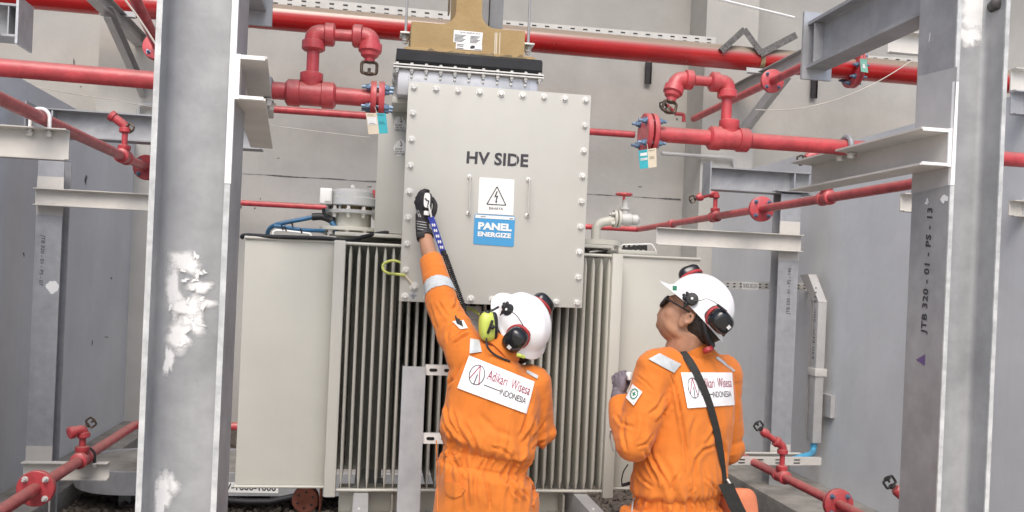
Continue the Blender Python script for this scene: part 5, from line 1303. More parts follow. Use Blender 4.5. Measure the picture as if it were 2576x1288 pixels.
def fold_fn(wc, wax, wsd, sh, el, wr, shf, band_w=.022):
    def fn(p):
        q = p - wc; t = q.dot(wax); s = q.dot(wsd); n3 = noise.noise(p * 9)
        # gathers at the elasticated waist
        g = math.exp(-((t) / .035) ** 2); ph = s * 240 + noise.noise(p * 16) * 5.5
        d = .0050 * g * (math.sin(ph) + .5 * math.sin(ph * 1.7 + 1)) - .005 * (math.exp(-((t - .022) / .006) ** 2) + math.exp(-((t + .024) / .006) ** 2))
        # folds running out of the gathers, up the back and down the seat
        fall = math.exp(-max(0, abs(t) - .02) / .085) * (1 - g * .5)
        d += .020 * fall * (ridged(V((s * 26 + t * 6, n3 * .9, t * 3.2 + 5))) - .45)
        # broad soft drapery
        d += .0065 * noise.noise(V((s * 8 + t * 5, q.y * 7, t * 4 - s * 3)))
        d += .003 * (ridged(V((s * 9 - t * 8, 3.3 + n3 * .4, t * 4 + s * 6))) - .5) + .004 * (ridged(V((s * 17 + t * 3, q.y * 9, t * 1.6))) - .5)
        # creases across bent sleeves
        for a, b_, c in ((sh, el, wr), shf):
            for u, v in ((a, b_), (b_, c)):
                ab = v - u; L = ab.length; k = (p - u).dot(ab) / (L * L)
                if -.15 < k < 1.15:
                    r = (p - u - ab * k).length
                    if r < .095:
                        w_ = .5 + .5 * math.exp(-((p - b_).length / .10) ** 2) + .5 * math.exp(-((p - a).length / .10) ** 2)
                        d += .0026 * w_ * (ridged(V((k * L * 27, noise.noise(p * 11) * 1.4 + r * 9, p.y * 8 + p.x * 9))) - .5)
        return d
    return fn
wrinkle(clm, nr, fold_fn(wc, wax, wsd, shL, elL, wrL, (shR, elR, haR)))
_q = lambda *p: [(1069.2 + x * .3164, 880.5 + y * .3164) for x, y in p]
_a = lambda *p: [(993.7 + x * .205, 603.8 + y * .205) for x, y in p]
crease(clm, [(_q((215, 215), (175, 330), (160, 440)), .009, 5), (_q((165, 430), (195, 570), (310, 740)), .011, 5), (_q((215, 470), (260, 620), (345, 760)), .010, 5), (_q((150, 560), (180, 640), (230, 720)), .008, 4),
    (_q((300, 560), (380, 700), (430, 820)), .008, 5), (_q((890, 520), (840, 640), (770, 745)), .010, 5), (_q((830, 400), (800, 560), (755, 690)), .008, 5), (_q((700, 860), (620, 790), (520, 770)), .006, 4), (_q((830, 850), (770, 900), (690, 880)), .008, 4),
    (_q((330, 890), (338, 1050), (345, 1280)), .008, 4), (_q((190, 790), (250, 900), (325, 1060)), .009, 5), (_q((245, 800), (300, 920), (330, 1010)), .007, 4), (_q((480, 1010), (500, 1120), (520, 1270)), .008, 5), (_q((600, 1000), (690, 1090), (770, 1210)), .009, 5), (_q((690, 1000), (760, 1080), (830, 1200)), .008, 5), (_q((400, 960), (395, 1080), (410, 1230)), .006, 5), (_q((130, 760), (150, 880), (140, 1020)), .007, 4),
    (_q((420, 500), (560, 640), (720, 700)), .005, 9), (_q((150, 300), (230, 230), (290, 110)), .007, 5),
    (_a((520, 740), (600, 870), (690, 985)), .006, 4), (_a((760, 700), (745, 800), (700, 860)), .008, 4), (_a((930, 1150), (820, 1200), (720, 1280)), .009, 4), (_a((880, 1110), (790, 1150), (700, 1240)), .006, 3), (_a((700, 1020), (650, 1120), (640, 1260)), .006, 4), (_a((430, 800), (470, 960), (520, 1090)), .005, 4),
    (_q((960, 560), (900, 640), (850, 690)), .007, 4), (_q((960, 720), (900, 740), (850, 800)), .006, 4)])
bodyL = MB().loft([(c, a * .8, b_ * .8) for c, a, b_ in rings_of(ringsL[1:], T, tilt, away)])
R_, F_, U_ = W(.75, .65, .05).normalized(), W(-.42, .42, .80).normalized(), W(.499, -.621, .588).normalized()
hcL = at(1303, 832, 2.93)
head_shape(bodyL, hcL, R_, F_, U_, .92, T(1250, 885, .02))
limb(bodyL, [shL + W(.06, 0, -.03), shL, elL, elL.lerp(wrL, .5), wrL, wrL + (wrL - elL) * .12], [.05, .046, .038, .030, .0255, .0255])
limb(bodyL, [shR, elR, haR, haR + W(-.06, .02, 0)], [.045, .038, .026, .03])
for h_, k_ in ((hipL, kneeL), (hipR, kneeR)): limb(bodyL, [h_, k_, foot(h_)], [.075, .055, .04])
kn = [at(1048, 509, 3.235), at(1051, 499, 3.225), at(1057, 492, 3.215), at(1064, 489, 3.205)]
ch = [[at(1052, 496, 3.26), at(1062, 500, 3.27)], [at(1056, 486, 3.255), at(1066, 491, 3.27)], [at(1061, 480, 3.245), at(1071, 485, 3.265)], [at(1066, 478, 3.225), at(1077, 481, 3.25)]]
th = [at(1076, 558, 3.21), at(1092, 536, 3.20), at(1096, 514, 3.205), at(1087, 500, 3.22)]
gl = glove_hand(at(1063, 576, 3.2), kn, W(0, -1, .1), ch, th, .0255, .017)
inner = MB(); inner.v = list(gl.v); inner.f = list(gl.f)
for h_, c_ in ((haR + W(-.07, .03, .0), 1),):                       # the hidden right hand, loosely closed in front of the chest
    k2 = [h_ + W(-.05, .02 + .0, .03 - .02 * i) for i in range(4)]
    hm = glove_hand(h_, k2, W(0, 1, 0), [[q + W(-.03, .02, 0), q + W(-.03, .045, -.002)] for q in k2], [h_ + W(-.01, 0, .02), h_ + W(-.04, 0, .05), h_ + W(-.06, .02, .05)])
    bodyL.v, o_ = bodyL.v + hm.v, len(bodyL.v); bodyL.f += [tuple(i + o_ for i in f) for f in hm.f]
bm_, _ = fuse(bodyL, .0042, 3); soft(bm_, hcL, F_, .16, 12)
pl1 = build('person', bm_, 'skin', angle=180); tag(pl1, 'person in orange coverall reaching up with gloved hand to the HV SIDE plate', 'person', 'workers in orange coveralls')
cvL = build('coverall', clm, 'orange', pl1, angle=180)
sf = Surf(clm)
gm, _ = fuse(gl, .0028, 3); build('glove', gm, 'glove', pl1, angle=180)
gsf = Surf(gm)
t_ = MB(); 
for k in range(4):
    stroke(t_, lambda x, y: gsf(x, y, .0008, 3.19), [(1048 + .3 * k + j * 5, 556 + 6.5 * k + .8 * j) for j in range(6)], 1.3)
for k in range(2): stroke(t_, lambda x, y: gsf(x, y, .0008, 3.19), [(1048 + 4 * k + j * 1.6, 528 + 4.5 * j) for j in range(5)], 1.6)
build('glove_print', t_, 'greyplastic', pl1, flat=True)
ax_ = (wrL - elL).normalized(); build('watch', MB().lathe(wrL + ax_ * .010, ax_, [(-.012, .0285), (-.011, .031), (.011, .031), (.012, .0285)], n=24).bbox(at(1048, 597, 3.158), at(1068, 585, 3.172), .003), 'matblack', pl1)
axs = (slv - elL).normalized(); L0 = (at(1104, 735, 3.05) - elL).dot(axs)
band = band_from(clm, lambda c: abs((c - elL).dot(axs) - L0 - .004 * math.sin(c.x * 40)) < .026 and ((c - elL) - axs * (c - elL).dot(axs)).length < .1, .0022)
build('reflective_band', band, 'silver', pl1, angle=180)
for cs in ([(1181, 889), (1212, 885), (1206, 855), (1183, 851)], [(1324, 937), (1352, 953), (1355, 945), (1326, 930)]): decal('reflective_patch', sf, cs, 'silver', pl1, n=8, m=8)
def back_print(sf, corners, parent):
    o, f = decal('back_patch', sf, corners, 'cloth_white', parent, .003, 28, 14)
    f2 = lambda u, v: f(u, v, .0048)
    t = MB(); text(t, 'Adikari', f2, .34, .55, .63, .84); text(t, 'Wisesa', f2, .69, .55, .97, .84)
    t.v = t.v; 
    stroke(t, f2, [(.115, .40), (.20, .84), (.265, .30)], .024, 1.9, seg=.04); build('printing_red', t, 'textred', parent, flat=True)
    t = MB(); text(t, 'INDONESIA', f2, .57, .26, .95, .44, spacing=.92); stroke(t, f2, [(.33, .36), (.57, .36)], .024, 1.9, seg=.03)
    ring = [(.195 + .105 * math.cos(a), .56 + .29 * math.sin(a)) for a in [2 * math.pi * k / 28 for k in range(28)]]; stroke(t, f2, ring, .022, 1.9, True)
    stroke(t, f2, [(.195, .28), (.2, .58)], .026, 1.9, seg=.04); build('printing_navy', t, 'ink', parent, flat=True)
    return f
back_print(sf, [(1150, 976), (1325, 1041), (1345, 960), (1180, 894)], pl1)
t_, fn_ = decal('sleeve_patch', sf, [(1158, 828), (1177, 825), (1166, 805), (1138, 808)], 'cloth_white', pl1, n=6, m=6)
t_ = MB()
for x0_, y0_, x1_, y1_ in ((1151, 815, 1146, 794), (1155, 817, 1151, 801), (1159, 819, 1155, 803), (1163, 822, 1160, 807)): t_.tube([sf(x0_, y0_, .006), sf(x1_, y1_, .008)], .0028, 7)
build('pen', t_, 'matblack', pl1)
Q = lambda x, y: (1069.2 + x * .3164, 880.5 + y * .3164)
def surf_poly(name, pts, mtl, parent, sf, off): 
    c = (sum(p[0] for p in pts) / len(pts), sum(p[1] for p in pts) / len(pts)); k = MB()
    ring = []
    for i in range(len(pts)):
        a, b_ = pts[i], pts[(i + 1) % len(pts)]
        for j in range(4): ring.append((a[0] + (b_[0] - a[0]) * j / 4, a[1] + (b_[1] - a[1]) * j / 4))
    lv = [[sf(c[0] + (x - c[0]) * s_, c[1] + (y - c[1]) * s_, off if s_ < .97 else -.001) for x, y in ring] for s_ in (.3, .65, .96, 1.0)]
    k.v = [sf(c[0], c[1], off)] + sum(lv, []); n = len(ring)
    k.f = [(0, 1 + i, 1 + (i + 1) % n) for i in range(n)]
    for j in range(3): k.f += [(1 + j * n + i, 1 + (j + 1) * n + i, 1 + (j + 1) * n + (i + 1) % n, 1 + j * n + (i + 1) % n) for i in range(n)]
    return build(name, k, mtl, parent, angle=60, flat=True)
surf_poly('pocket_flap', [Q(*p) for p in ((165, 1040), (290, 1065), (325, 1110), (290, 1160), (230, 1183), (180, 1165), (150, 1130))], 'orange', pl1, sf, .006)
k = MB().tube([sf(*Q(*p), .003) for p in ((775, 985), (820, 1020), (850, 1060), (866, 1110), (868, 1170), (855, 1240))], .006, 8); build('piping', k, 'orange', pl1)
for (a0, b0) in (((335, 880), (345, 1280)), ((90, 720), (100, 1280))):
    k = MB().tube([sf(*Q(a0[0] + (b0[0] - a0[0]) * j / 14, a0[1] + (b0[1] - a0[1]) * j / 14), .0008) for j in range(15)], .0022, 6); build('seam', k, 'orange', pl1)
k = MB()
ncax = (hcL - T(1250, 885)).normalized()
for (r1, r2, h) in ((.075, .068, .045),):
    k.lathe(T(1250, 888) - ncax * .012, ncax, [(0, r1), (.01, r1 + .002), (h, r2 + .003), (h + .003, r2), (h, r2 - .005), (.012, r1 - .006)], n=28)
build('collar', k, 'orange', pl1)
# head wear
hmL = helmet(pl1, hcL + U_ * .036 + F_ * .004, R_, F_, U_, .86)
build('hair', MB().ball(hcL + U_ * .012 - F_ * .012, R_ * .075, F_ * .093, U_ * .078, n=28, m=18).ball(hcL - F_ * .058 - U_ * .042, R_ * .055, F_ * .040, U_ * .05, n=20, m=14), 'hair', pl1)
mc, _ = muff(hmL, at(1300, 850, 2.825), W(-.42, -.82, -.38), U_, .036, .042)
muff(hmL, at(1362, 768, 3.0), W(.55, .5, .65), W(.6, .3, -.6), .033, .034)
mount(hmL, at(1279, 780, 2.855), W(-.55, -.75, .2), U_, F_)
for g in (0,):
    k = MB().tube([at(1279, 780, 2.835), at(1296, 790, 2.815), at(1304, 799, 2.805), at(1313, 814, 2.80), at(1321, 828, 2.805)], .0015, 6); build('muff_wire', k, 'dark', hmL)
hs = build('headset', MB().ball(at(1228, 821, 2.855) , W(-.031, -.01, .002), W(.006, -.033, 0), W(0, -.004, .050), n=26, m=18, pw=.78), 'lime', pl1)
build('ear_cushion', MB().ball(at(1241, 820, 2.86), W(.014, .006, 0), W(.006, -.032, 0), W(0, -.004, .047), n=24, m=14, pw=.7), 'matblack', hs)
k = MB().tube([at(1233, 782, 2.84), at(1242, 779, 2.84), at(1254, 772, 2.85)], .004, 8).ball(at(1218, 793, 2.85), .014, n=14, m=10).ball(at(1226, 788, 2.84), .01, n=12, m=8); build('hinge', k, 'matblack', hs)
k = MB().tube([at(1239, 806, 2.815), at(1234, 820, 2.812), at(1227, 838, 2.822)], .0045, 8).ball(at(1239, 823, 2.815), .008, n=12, m=8); build('button_strip', k, 'matblack', hs)
k = MB().tube(bend([at(1224, 852, 2.83), at(1224, 872, 2.80), sf(1240, 890, .008), sf(1262, 901, .008), sf(1283, 909, .008)], .03), .0035, 8); build('cord', k, 'dark', hs)
k = MB().tube([at(1302, 893, 2.78), at(1310, 895, 2.77), at(1318, 898, 2.78)], .006, 8); build('strap_end', k, 'lime', hs)
for h_ in (hipL, hipR): build('boot', MB().ball((h_.x, h_.y + .05, .055), V((.05, 0, 0)), V((0, .14, 0)), V((0, 0, .055)), n=20, m=12, pw=.7).cyl((h_.x, h_.y - .01, .04), (h_.x, h_.y - .01, .16), .055, n=18), 'boot', pl1)
# what the hand holds
dvp = quad(at(1065, 529, 3.185), at(1083, 532, 3.185), at(1086, 485, 3.185), at(1067, 484, 3.185))
dev = thing('handheld_meter', 'small grey handheld meter pressed to the plate by the black glove', 'meter', dvp(.5, 0))
dc = dvp(.5, .5); du, dvv = (dvp(1, .5) - dvp(0, .5)) * .6, (dvp(.5, 1) - dvp(.5, 0)) * .5
build('case', MB().ball(dc, du, dvv, W(0, .017, 0), n=28, m=18, pw=.5), 'dark', dev)
fy = lambda u, v: dc + du * (2 * u - 1) + dvv * (2 * v - 1) + W(0, -.0175, 0)
build('face', MB().prism([fy(.5 + .36 * math.copysign(abs(math.cos(a)) ** .6, math.cos(a)), .56 + .40 * math.copysign(abs(math.sin(a)) ** .6, math.sin(a))) for a in [2 * math.pi * k / 24 for k in range(24)]], W(0, .004, 0)), 'white', dev)
t_ = MB(); f = lambda u, v: fy(u, v) + W(0, -.0008, 0); stroke(t_, f, [(.24, .62), (.42, .62), (.42, .54), (.7, .54), (.6, .2)], .07, .5); build('pictogram', t_, 'ink', dev, flat=True)
lan = thing('lanyard', 'royal blue printed lanyard with black coiled cord hanging from the meter', 'lanyard', at(1117, 640, 3.15))
def ribbon(ctr, hw, th_, dirf):
    k = MB(); n = len(ctr); vs_ = []
    for i, c in enumerate(ctr):
        s_ = dirf(i); w_ = hw[i] if isinstance(hw, list) else hw
        for sg, dy in ((-1, 0), (1, 0), (1, th_), (-1, th_)): vs_.append(c + s_ * w_ * sg + fwd * dy)
    fs = [(0, 1, 2, 3), (4 * n - 1, 4 * n - 2, 4 * n - 3, 4 * n - 4)]
    for i in range(n - 1):
        for j in range(4): fs.append((4 * i + j, 4 * i + (j + 1) % 4, 4 * i + 4 + (j + 1) % 4, 4 * i + 4 + j))
    return k.add(vs_, fs)
ctr = [at(x, y, 3.17) for x, y in ((1083, 545), (1088, 557), (1093, 572), (1099, 590), (1106, 610), (1112, 628), (1117, 642))]
build('webbing', ribbon(ctr, .0105, .004, lambda i: W(.96, 0, .25)), 'lanyard', lan)
t_ = MB()
for i, (x, y) in enumerate(((1091, 566), (1096, 580), (1101, 594), (1106, 608), (1111, 622))):
    c_ = at(x, y, 3.167); t_.obox(c_ + W(.003, 0, 0), W(.0022, 0, .0005), W(0, .0006, 0), W(-.001, 0, .005)); t_.obox(c_ - W(.004, 0, 0), W(.0022, 0, .0005), W(0, .0006, 0), W(-.001, 0, .005)); t_.obox(c_, W(.006, 0, .001), W(0, .0006, 0), W(0, 0, .0014))
build('print', t_, 'white', lan)
build('clip', MB().tube(bend([at(1078, 515, 3.16), at(1082, 532, 3.16), at(1085, 546, 3.165)], .01), .0035, 8).bbox(at(1066, 541, 3.17), at(1079, 531, 3.176), .002), 'white', lan)
build('ferrule', MB().cyl(at(1115, 630, 3.17), at(1118, 643, 3.17), .0095, n=12), 'matblack', lan)
a, b_ = at(1119, 640, 3.15), at(1169, 781, 3.06); d_ = b_ - a; x_, y_ = perp(d_); N = 30
build('coiled_cord', MB().tube([a + d_ * (t / (N * 12)) + (x_ * math.cos(t * math.pi / 6) + y_ * math.sin(t * math.pi / 6)) * .0085 for t in range(N * 12 + 1)], .0023, 6), 'matblack', lan)
build('cord', MB().tube([b_, at(1180, 800, 3.02), at(1190, 830, 2.97), at(1200, 860, 2.86)], .0022, 6), 'matblack', lan)

# ------------------------------------------------------------------ right person: standing, looking up
YB2 = 2.90
T2 = lambda x, y, d=0: at(x, y, YB2 + d)
sideR, awayR = W(.82, .57, 0), W(-.57, .82, 0)
ringsR = [(1737, 864, 0, .060, .062), (1737, 880, 0, .078, .072), (1737, 902, 4, .125, .088), (1737, 935, 3, .165, .108), (1735, 990, 2, .175, .124), (1729, 1060, 1, .172, .132), (1719, 1130, 0, .166, .134), (1710, 1195, 0, .168, .140), (1705, 1226, 0, .163, .134), (1702, 1244, 0, .147, .115), (1701, 1268, 0, .147, .115), (1699, 1288, 0, .166, .136), (1697, 1340, 0, .168, .142), (1697, 1390, 0, .160, .125)]
tilt2 = lambda a: (sideR * math.cos(math.radians(a)) - cam_u * math.sin(math.radians(a)))
s2L, e2L, w2L = at(1648, 930, 2.83), at(1594, 1118, 2.80), at(1560, 1008, 2.92)
s2R, e2R, w2R = at(1822, 940, 3.02), at(1830, 1125, 3.05), at(1660, 1050, 3.22)
h2L, h2R = T2(1645, 1375, -.04), T2(1755, 1375, .04)
k2L, k2R = h2L.lerp(foot(h2L), .48) + awayR * .03, h2R.lerp(foot(h2R), .48) + awayR * .03
cl = MB().loft(rings_of(ringsR, T2, tilt2, awayR))
limb(cl, [s2L + sideR * .07, s2L, s2L.lerp(e2L, .55), e2L, e2L.lerp(w2L, .5), w2L], [.075, .068, .068, .060, .055, .043])
limb(cl, [s2R - sideR * .07, s2R, e2R, w2R], [.075, .066, .058, .045])
for h_, k_ in ((h2L, k2L), (h2R, k2R)): limb(cl, [h_ + V((0, 0, .12)), h_, k_, foot(h_)], [.11, .105, .085, .075])
clm2, nr = fuse(cl, .0052, 4)
wrinkle(clm2, nr, fold_fn(T2(1702, 1256), cam_u, sideR, s2L, e2L, w2L, (s2R, e2R, w2R)))
_q = lambda *p: [(1496.9 + x * .3066, 893 + y * .3066) for x, y in p]
crease(clm2, [(_q((620, 140), (660, 260), (690, 420), (715, 560), (740, 740), (744, 950)), .009, 4), (_q((440, 720), (475, 850), (560, 1000), (610, 1110)), .011, 5), (_q((405, 770), (450, 910), (530, 1060)), .009, 5), (_q((500, 890), (535, 980), (560, 1090)), .008, 4), (_q((330, 930), (390, 1020), (480, 1090)), .008, 4),
    (_q((330, 160), (420, 230), (490, 310)), .004, 3), (_q((615, 390), (560, 480), (500, 560)), .010, 5), (_q((570, 320), (520, 420), (430, 500)), .006, 5), (_q((390, 470), (395, 620), (350, 760)), .005, 6), (_q((250, 500), (230, 640), (260, 800)), .006, 5), (_q((480, 640), (420, 720), (340, 760)), .007, 4), (_q((160, 480), (220, 560), (330, 600)), .005, 5),
    (_q((1000, 740), (890, 775), (830, 850), (805, 1000)), .008, 5), (_q((1000, 560), (960, 660), (900, 740)), .006, 5), (_q((830, 500), (790, 640), (800, 780)), .005, 7), (_q((690, 960), (640, 1040), (625, 1110)), .007, 4), (_q((1040, 700), (1070, 800), (1060, 900)), .007, 5), (_q((800, 1010), (815, 1080), (790, 1130)), .006, 4), (_q((380, 1190), (390, 1240), (360, 1288)), .006, 4), (_q((550, 1180), (545, 1240), (540, 1288)), .006, 4), (_q((900, 1000), (960, 1060), (1000, 1120)), .006, 4)])
body = MB().loft([(c, a * .8, b_ * .8) for c, a, b_ in rings_of(ringsR[1:], T2, tilt2, awayR)])
F2, U2 = W(-.70, .39, .60).normalized(), W(.60, -.10, .79).normalized(); R2 = F2.cross(U2).normalized(); U2 = R2.cross(F2)
hc2 = at(1739, 800, 2.865); S2 = 1.07
head_shape(body, hc2, R2, F2, U2, S2, T2(1733, 885, .0))
limb(body, [s2L, e2L, w2L, w2L + (w2L - e2L) * .15], [.045, .04, .028, .027]); limb(body, [s2R, e2R, w2R, w2R + W(-.05, 0, .03)], [.045, .04, .028, .028])
for h_, k_ in ((h2L, k2L), (h2R, k2R)): limb(body, [h_, k_, foot(h_)], [.075, .055, .04])
bm_, _ = fuse(body, .004, 2); soft(bm_, hc2, F2, .18, 3); dent_ears(bm_, hc2, R2, F2, U2, S2)
pr2 = build('person', bm_, 'skin', angle=180); tag(pr2, 'person in orange coverall with crossed bag strap, looking up in dark glasses', 'person', 'workers in orange coveralls')
build('coverall', clm2, 'orange', pr2, angle=180)
sf2 = Surf(clm2)
ncax = (hc2 - F2 * .03 - U2 * .1 - T2(1735, 880)).normalized()
build('collar', MB().lathe(T2(1733, 888, -.004), (ncax * .5 + cam_u * 1.5).normalized(), [(0, .082), (.006, .084), (.040, .073), (.044, .071), (.042, .066), (.005, .072)], n=36), 'orange', pr2)
decal('reflective_patch', sf2, [(1631, 903), (1696, 938), (1714, 916), (1659, 888)], 'silver', pr2, n=14, m=8)
decal('reflective_patch', sf2, [(1800, 900), (1846, 936), (1850, 932), (1806, 896)], 'silver', pr2, n=8, m=3)
back_print(sf2, [(1730, 1027), (1848, 1019), (1842, 937), (1713, 937)], pr2)
sp_, f = decal('sleeve_patch', sf2, [(1574, 1000), (1594, 1020), (1616, 986), (1591, 966)], 'cloth_white', pr2, .0055, n=8, m=8)
t_ = MB(); f2 = lambda u, v: f(u, v, .0068); 
gear = [(.5 + (.27 if k % 4 < 2 else .34) * math.cos(2 * math.pi * k / 44), .56 + (.27 if k % 4 < 2 else .34) * math.sin(2 * math.pi * k / 44)) for k in range(44)]; stroke(t_, f2, gear, .07, 1, True)
stroke(t_, f2, [(.5, .4), (.5, .72)], .1); stroke(t_, f2, [(.34, .56), (.66, .56)], .1); build('emblem', t_, 'textgreen', pr2, flat=True)
t_ = MB(); stroke(t_, f2, [(.1, .12), (.9, .12)], .05); build('patch_line', t_, 'stencil', pr2, flat=True)
Q = lambda x, y: (1496.9 + x * .3066, 893 + y * .3066)
for pts in (((690, 500), (715, 600), (735, 720), (745, 850), (742, 950)), ((620, 130), (660, 260), (680, 400), (700, 560), (735, 720))):
    k = MB().tube([sf2(*Q(*p), .0006) for p in pts], .0022, 6); build('seam', k, 'orange', pr2)
k = MB().tube([sf2(*Q(*p), .003) for p in ((130, 610), (122, 680), (135, 740), (150, 790))], .003, 6); build('piping', k, 'silver', pr2)
k = MB().tube([sf2(*Q(*p), .002) for p in ((330, 1170), (312, 1200), (302, 1285))], .003, 6); build('piping', k, 'silver', pr2)
# helmet and ear defenders
_q = Matrix.Rotation(math.radians(5), 3, R2); F2h, U2h = _q @ F2, _q @ U2
hm2 = helmet(pr2, hc2 + U2h * .046 + F2h * .006, R2, F2h, U2h, .95)
build('hair', MB().ball(hc2 + U2 * .024 - F2 * .032, R2 * .081, F2 * .092, U2 * .084, n=28, m=18).ball(hc2 - F2 * .066 - U2 * .010, R2 * .056, F2 * .036, U2 * .042, n=20, m=14), 'hair', pr2)
build('cradle', MB().tube(catmull([hc2 - R2 * .084 - F2 * .055 + U2 * .02, hc2 - R2 * .07 - F2 * .085 - U2 * .008, hc2 - R2 * .03 - F2 * .108 - U2 * .028, hc2 + R2 * .03 - F2 * .108 - U2 * .028, hc2 + R2 * .075 - F2 * .075 - U2 * .01]), .0095, 10), 'matblack', hm2)
build('knob', MB().lathe(hc2 - F2 * .110 - U2 * .044 - R2 * .03, -F2 - U2 * .5, [(0, .017), (.012, .019), (.016, .016)], n=20), 'redplastic', hm2)
muff(hm2, at(1807, 804, 2.75), W(.34, -.86, -.36), W(-.68, .1, .7), .036, .043)
muff(hm2, at(1737, 692, 2.94), W(-.35, .45, .8), W(.8, .2, .4), .031, .030)
mount(hm2, at(1741, 752, 2.757), W(-.2, -.95, .15), U2, F2)
k = MB().tube([at(1745, 757, 2.742), at(1762, 756, 2.734), at(1777, 751, 2.727), at(1795, 758, 2.717), at(1806, 767, 2.707), at(1826, 784, 2.702)], .0016, 6); build('muff_wire', k, 'dark', hm2)
k = MB().tube([at(1804, 766, 2.707), at(1827, 784, 2.702)], .0045, 8); build('muff_arm', k, 'matblack', hm2)
t_ = MB(); f = lambda x, y: at(x, y, 2.655)
k = MB(); k.bbox(at(1693, 731, 2.777), at(1702, 719, 2.783), .001); build('badge', k, 'textgreen', hm2)
# glasses: lenses either side of the nose, arms back to the ears
gs = MB(); e0 = hc2 + (F2 * .094 - U2 * .010) * S2
for g in (-1, 1):
    c_ = e0 + R2 * .034 * g * S2 - F2 * (.004); gs.tube([c_ + R2 * .027 * math.copysign(abs(math.cos(a)) ** .7, math.cos(a)) + U2 * .021 * math.copysign(abs(math.sin(a)) ** .7, math.sin(a)) for a in [2 * math.pi * k / 24 for k in range(24)]], .0036, 8, closed=True)
    gs.tube([c_ + R2 * .027 * g + U2 * .010, hc2 + (R2 * .080 * g + F2 * .06 + U2 * .004) * S2, hc2 + (R2 * .086 * g + F2 * .0 + U2 * .012) * S2, hc2 + (R2 * .082 * g - F2 * .03 - U2 * .004) * S2], .0032, 8)
gs.tube([e0 - R2 * .01 + U2 * .004, e0 + F2 * .004 + U2 * .007, e0 + R2 * .01 + U2 * .004], .003, 8)
go = build('glasses', gs, 'matblack', pr2)
for g in (-1, 1):
    c_ = e0 + R2 * .034 * g * S2 - F2 * .004; build('lens', MB().ball(c_, R2 * .026, U2 * .020, F2 * .0025, n=20, m=8, pw=.8), 'lens', go)
    q = hc2 + (R2 * .032 * g + F2 * .079 - U2 * .010) * S2; build('eye', MB().ball(q - F2 * .014, .0105, n=16, m=10), 'white', pr2); build('pupil', MB().ball(q - F2 * .006, .005, n=12, m=8), 'ink', pr2)
# left glove holding a small white cap
wv = at(1556, 985, 2.93)
kn = [at(1546, 962, 2.95), at(1553, 956, 2.935), at(1562, 952, 2.92), at(1572, 950, 2.905)]
ch = [[k_ + W(-.002, .035, .018), k_ + W(.02, .055, .006)] for k_ in kn]
gl2 = glove_hand(at(1558, 1000, 2.92), kn, W(-.5, -.8, .2), ch, [at(1566, 985, 2.93), at(1578, 965, 2.95), at(1584, 950, 2.97)], .030, .02)
gm, _ = fuse(gl2, .0028, 3); build('glove', gm, 'glovegrey', pr2, angle=180)
itm = thing('sensor_probe', 'small white capped probe in the grey gloved hand', 'probe', at(1570, 955, 2.95))
build('cap', MB().lathe(at(1581, 955, 2.93), W(.1, 0, 1), [(0, .012), (.022, .012), (.026, .009)], n=18), 'white', itm)
build('body', MB().bbox(at(1550, 958, 2.955), at(1578, 942, 2.98), .004), 'greyplastic', itm)
k = MB().tube(catmull([at(1580, 1168, 2.95), at(1569, 1186, 2.95), at(1564, 1206, 2.95), at(1565, 1220, 2.95)]), .0022, 8).tube([at(1564, 1221, 2.95), at(1594, 1213, 2.95)], .006, 8)
tag(build('cord', k, 'rubber'), 'thin black cord looping at the hip of the person with the bag', 'cord')
for h_ in (h2L, h2R): build('boot', MB().ball(V((h_.x, h_.y, .055)) + awayR * .05, sideR * .05, awayR * .14, V((0, 0, .055)), n=20, m=12, pw=.7).cyl((h_.x, h_.y, .04), (h_.x, h_.y, .16), .055, n=18), 'boot', pr2)
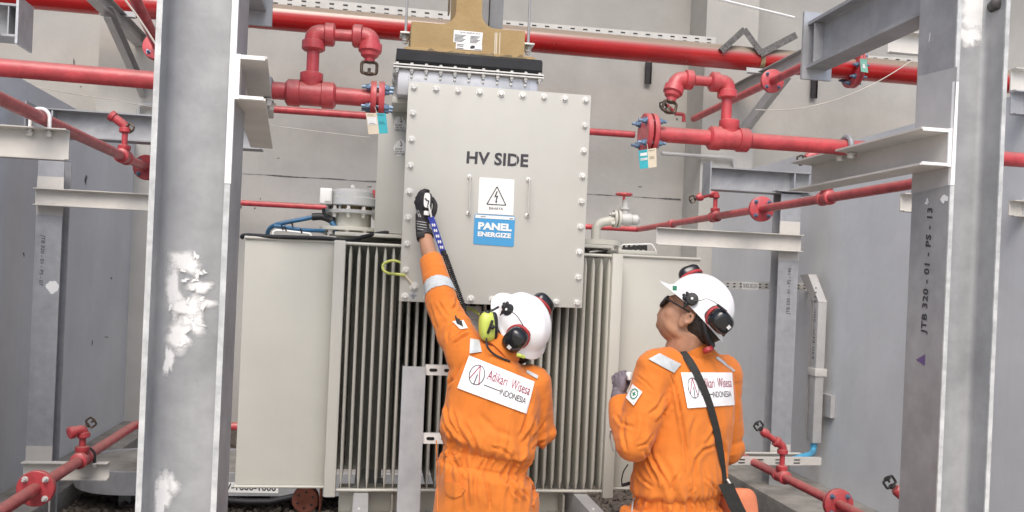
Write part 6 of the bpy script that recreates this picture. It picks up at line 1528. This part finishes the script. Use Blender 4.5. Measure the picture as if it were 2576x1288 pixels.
# shoulder bag
bg_ = thing('shoulder_bag', 'orange cloth bag on a black strap at the hip of the right person', 'bag', at(1860, 1330, 2.85))
path = [(1698, 876), (1708, 880), (1722, 892), (1737, 912), (1750, 937), (1762, 962), (1776, 995), (1789, 1035), (1799, 1075), (1807, 1115), (1814, 1155), (1819, 1190)]
fine = []
for i in range(len(path) - 1):
    for j in range(3): fine.append((path[i][0] + (path[i + 1][0] - path[i][0]) * j / 3, path[i][1] + (path[i + 1][1] - path[i][1]) * j / 3))
fine.append(path[-1])
ctr = [sf2(x, y, .005) for x, y in fine]
for it in range(14): ctr = [ctr[0]] + [(ctr[i - 1] + ctr[i] * 2 + ctr[i + 1]) / 4 - fwd * .0004 for i in range(1, len(ctr) - 1)] + [ctr[-1]]
nr_ = [(sf2.t.find_nearest(p)[1] + (CAM - p).normalized() * .8).normalized() for p in ctr]
for it in range(6): nr_ = [nr_[0]] + [(nr_[i - 1] + nr_[i] + nr_[i + 1]).normalized() for i in range(1, len(nr_) - 1)] + [nr_[-1]]
ctr = [p + n_ * .006 for p, n_ in zip(ctr, nr_)] + [at(1826, 1222, 2.80)]; nr_.append(nr_[-1])
def strap_side(i):
    t = (ctr[min(i + 1, len(ctr) - 1)] - ctr[max(i - 1, 0)]).normalized(); return t.cross(nr_[i]).normalized() * -1
build('strap', ribbon(ctr, [.004 + .009 * min(1, i / 4) if i < len(ctr) - 9 else .013 - .0006 * (i - len(ctr) + 9) for i in range(len(ctr))], .003, strap_side), 'webbing', bg_)
bgm = MB(); 
c_ = at(1868, 1318, 2.86); bgm.ball(c_, W(.055, .02, 0), W(-.012, .045, 0), W(-.02, 0, .125), n=30, m=20, pw=.42)
bx_, nb_ = fuse(bgm, .006, 3); wrinkle(bx_, nb_, lambda p: .008 * (ridged(p * 9) - .5)); build('pouch', bx_, 'bag', bg_, angle=180)
ctr = [at(x, y, 2.765) for x, y in ((1826, 1218), (1838, 1245), (1852, 1275), (1870, 1310))]; build('front_strap', ribbon(ctr, .024, .006, lambda i: W(1, 0, .1)), 'webbing', bg_)
build('buckle', MB().tube([at(1829, 1205, 2.79), at(1843, 1226, 2.78)], .004, 8), 'zinc', bg_)
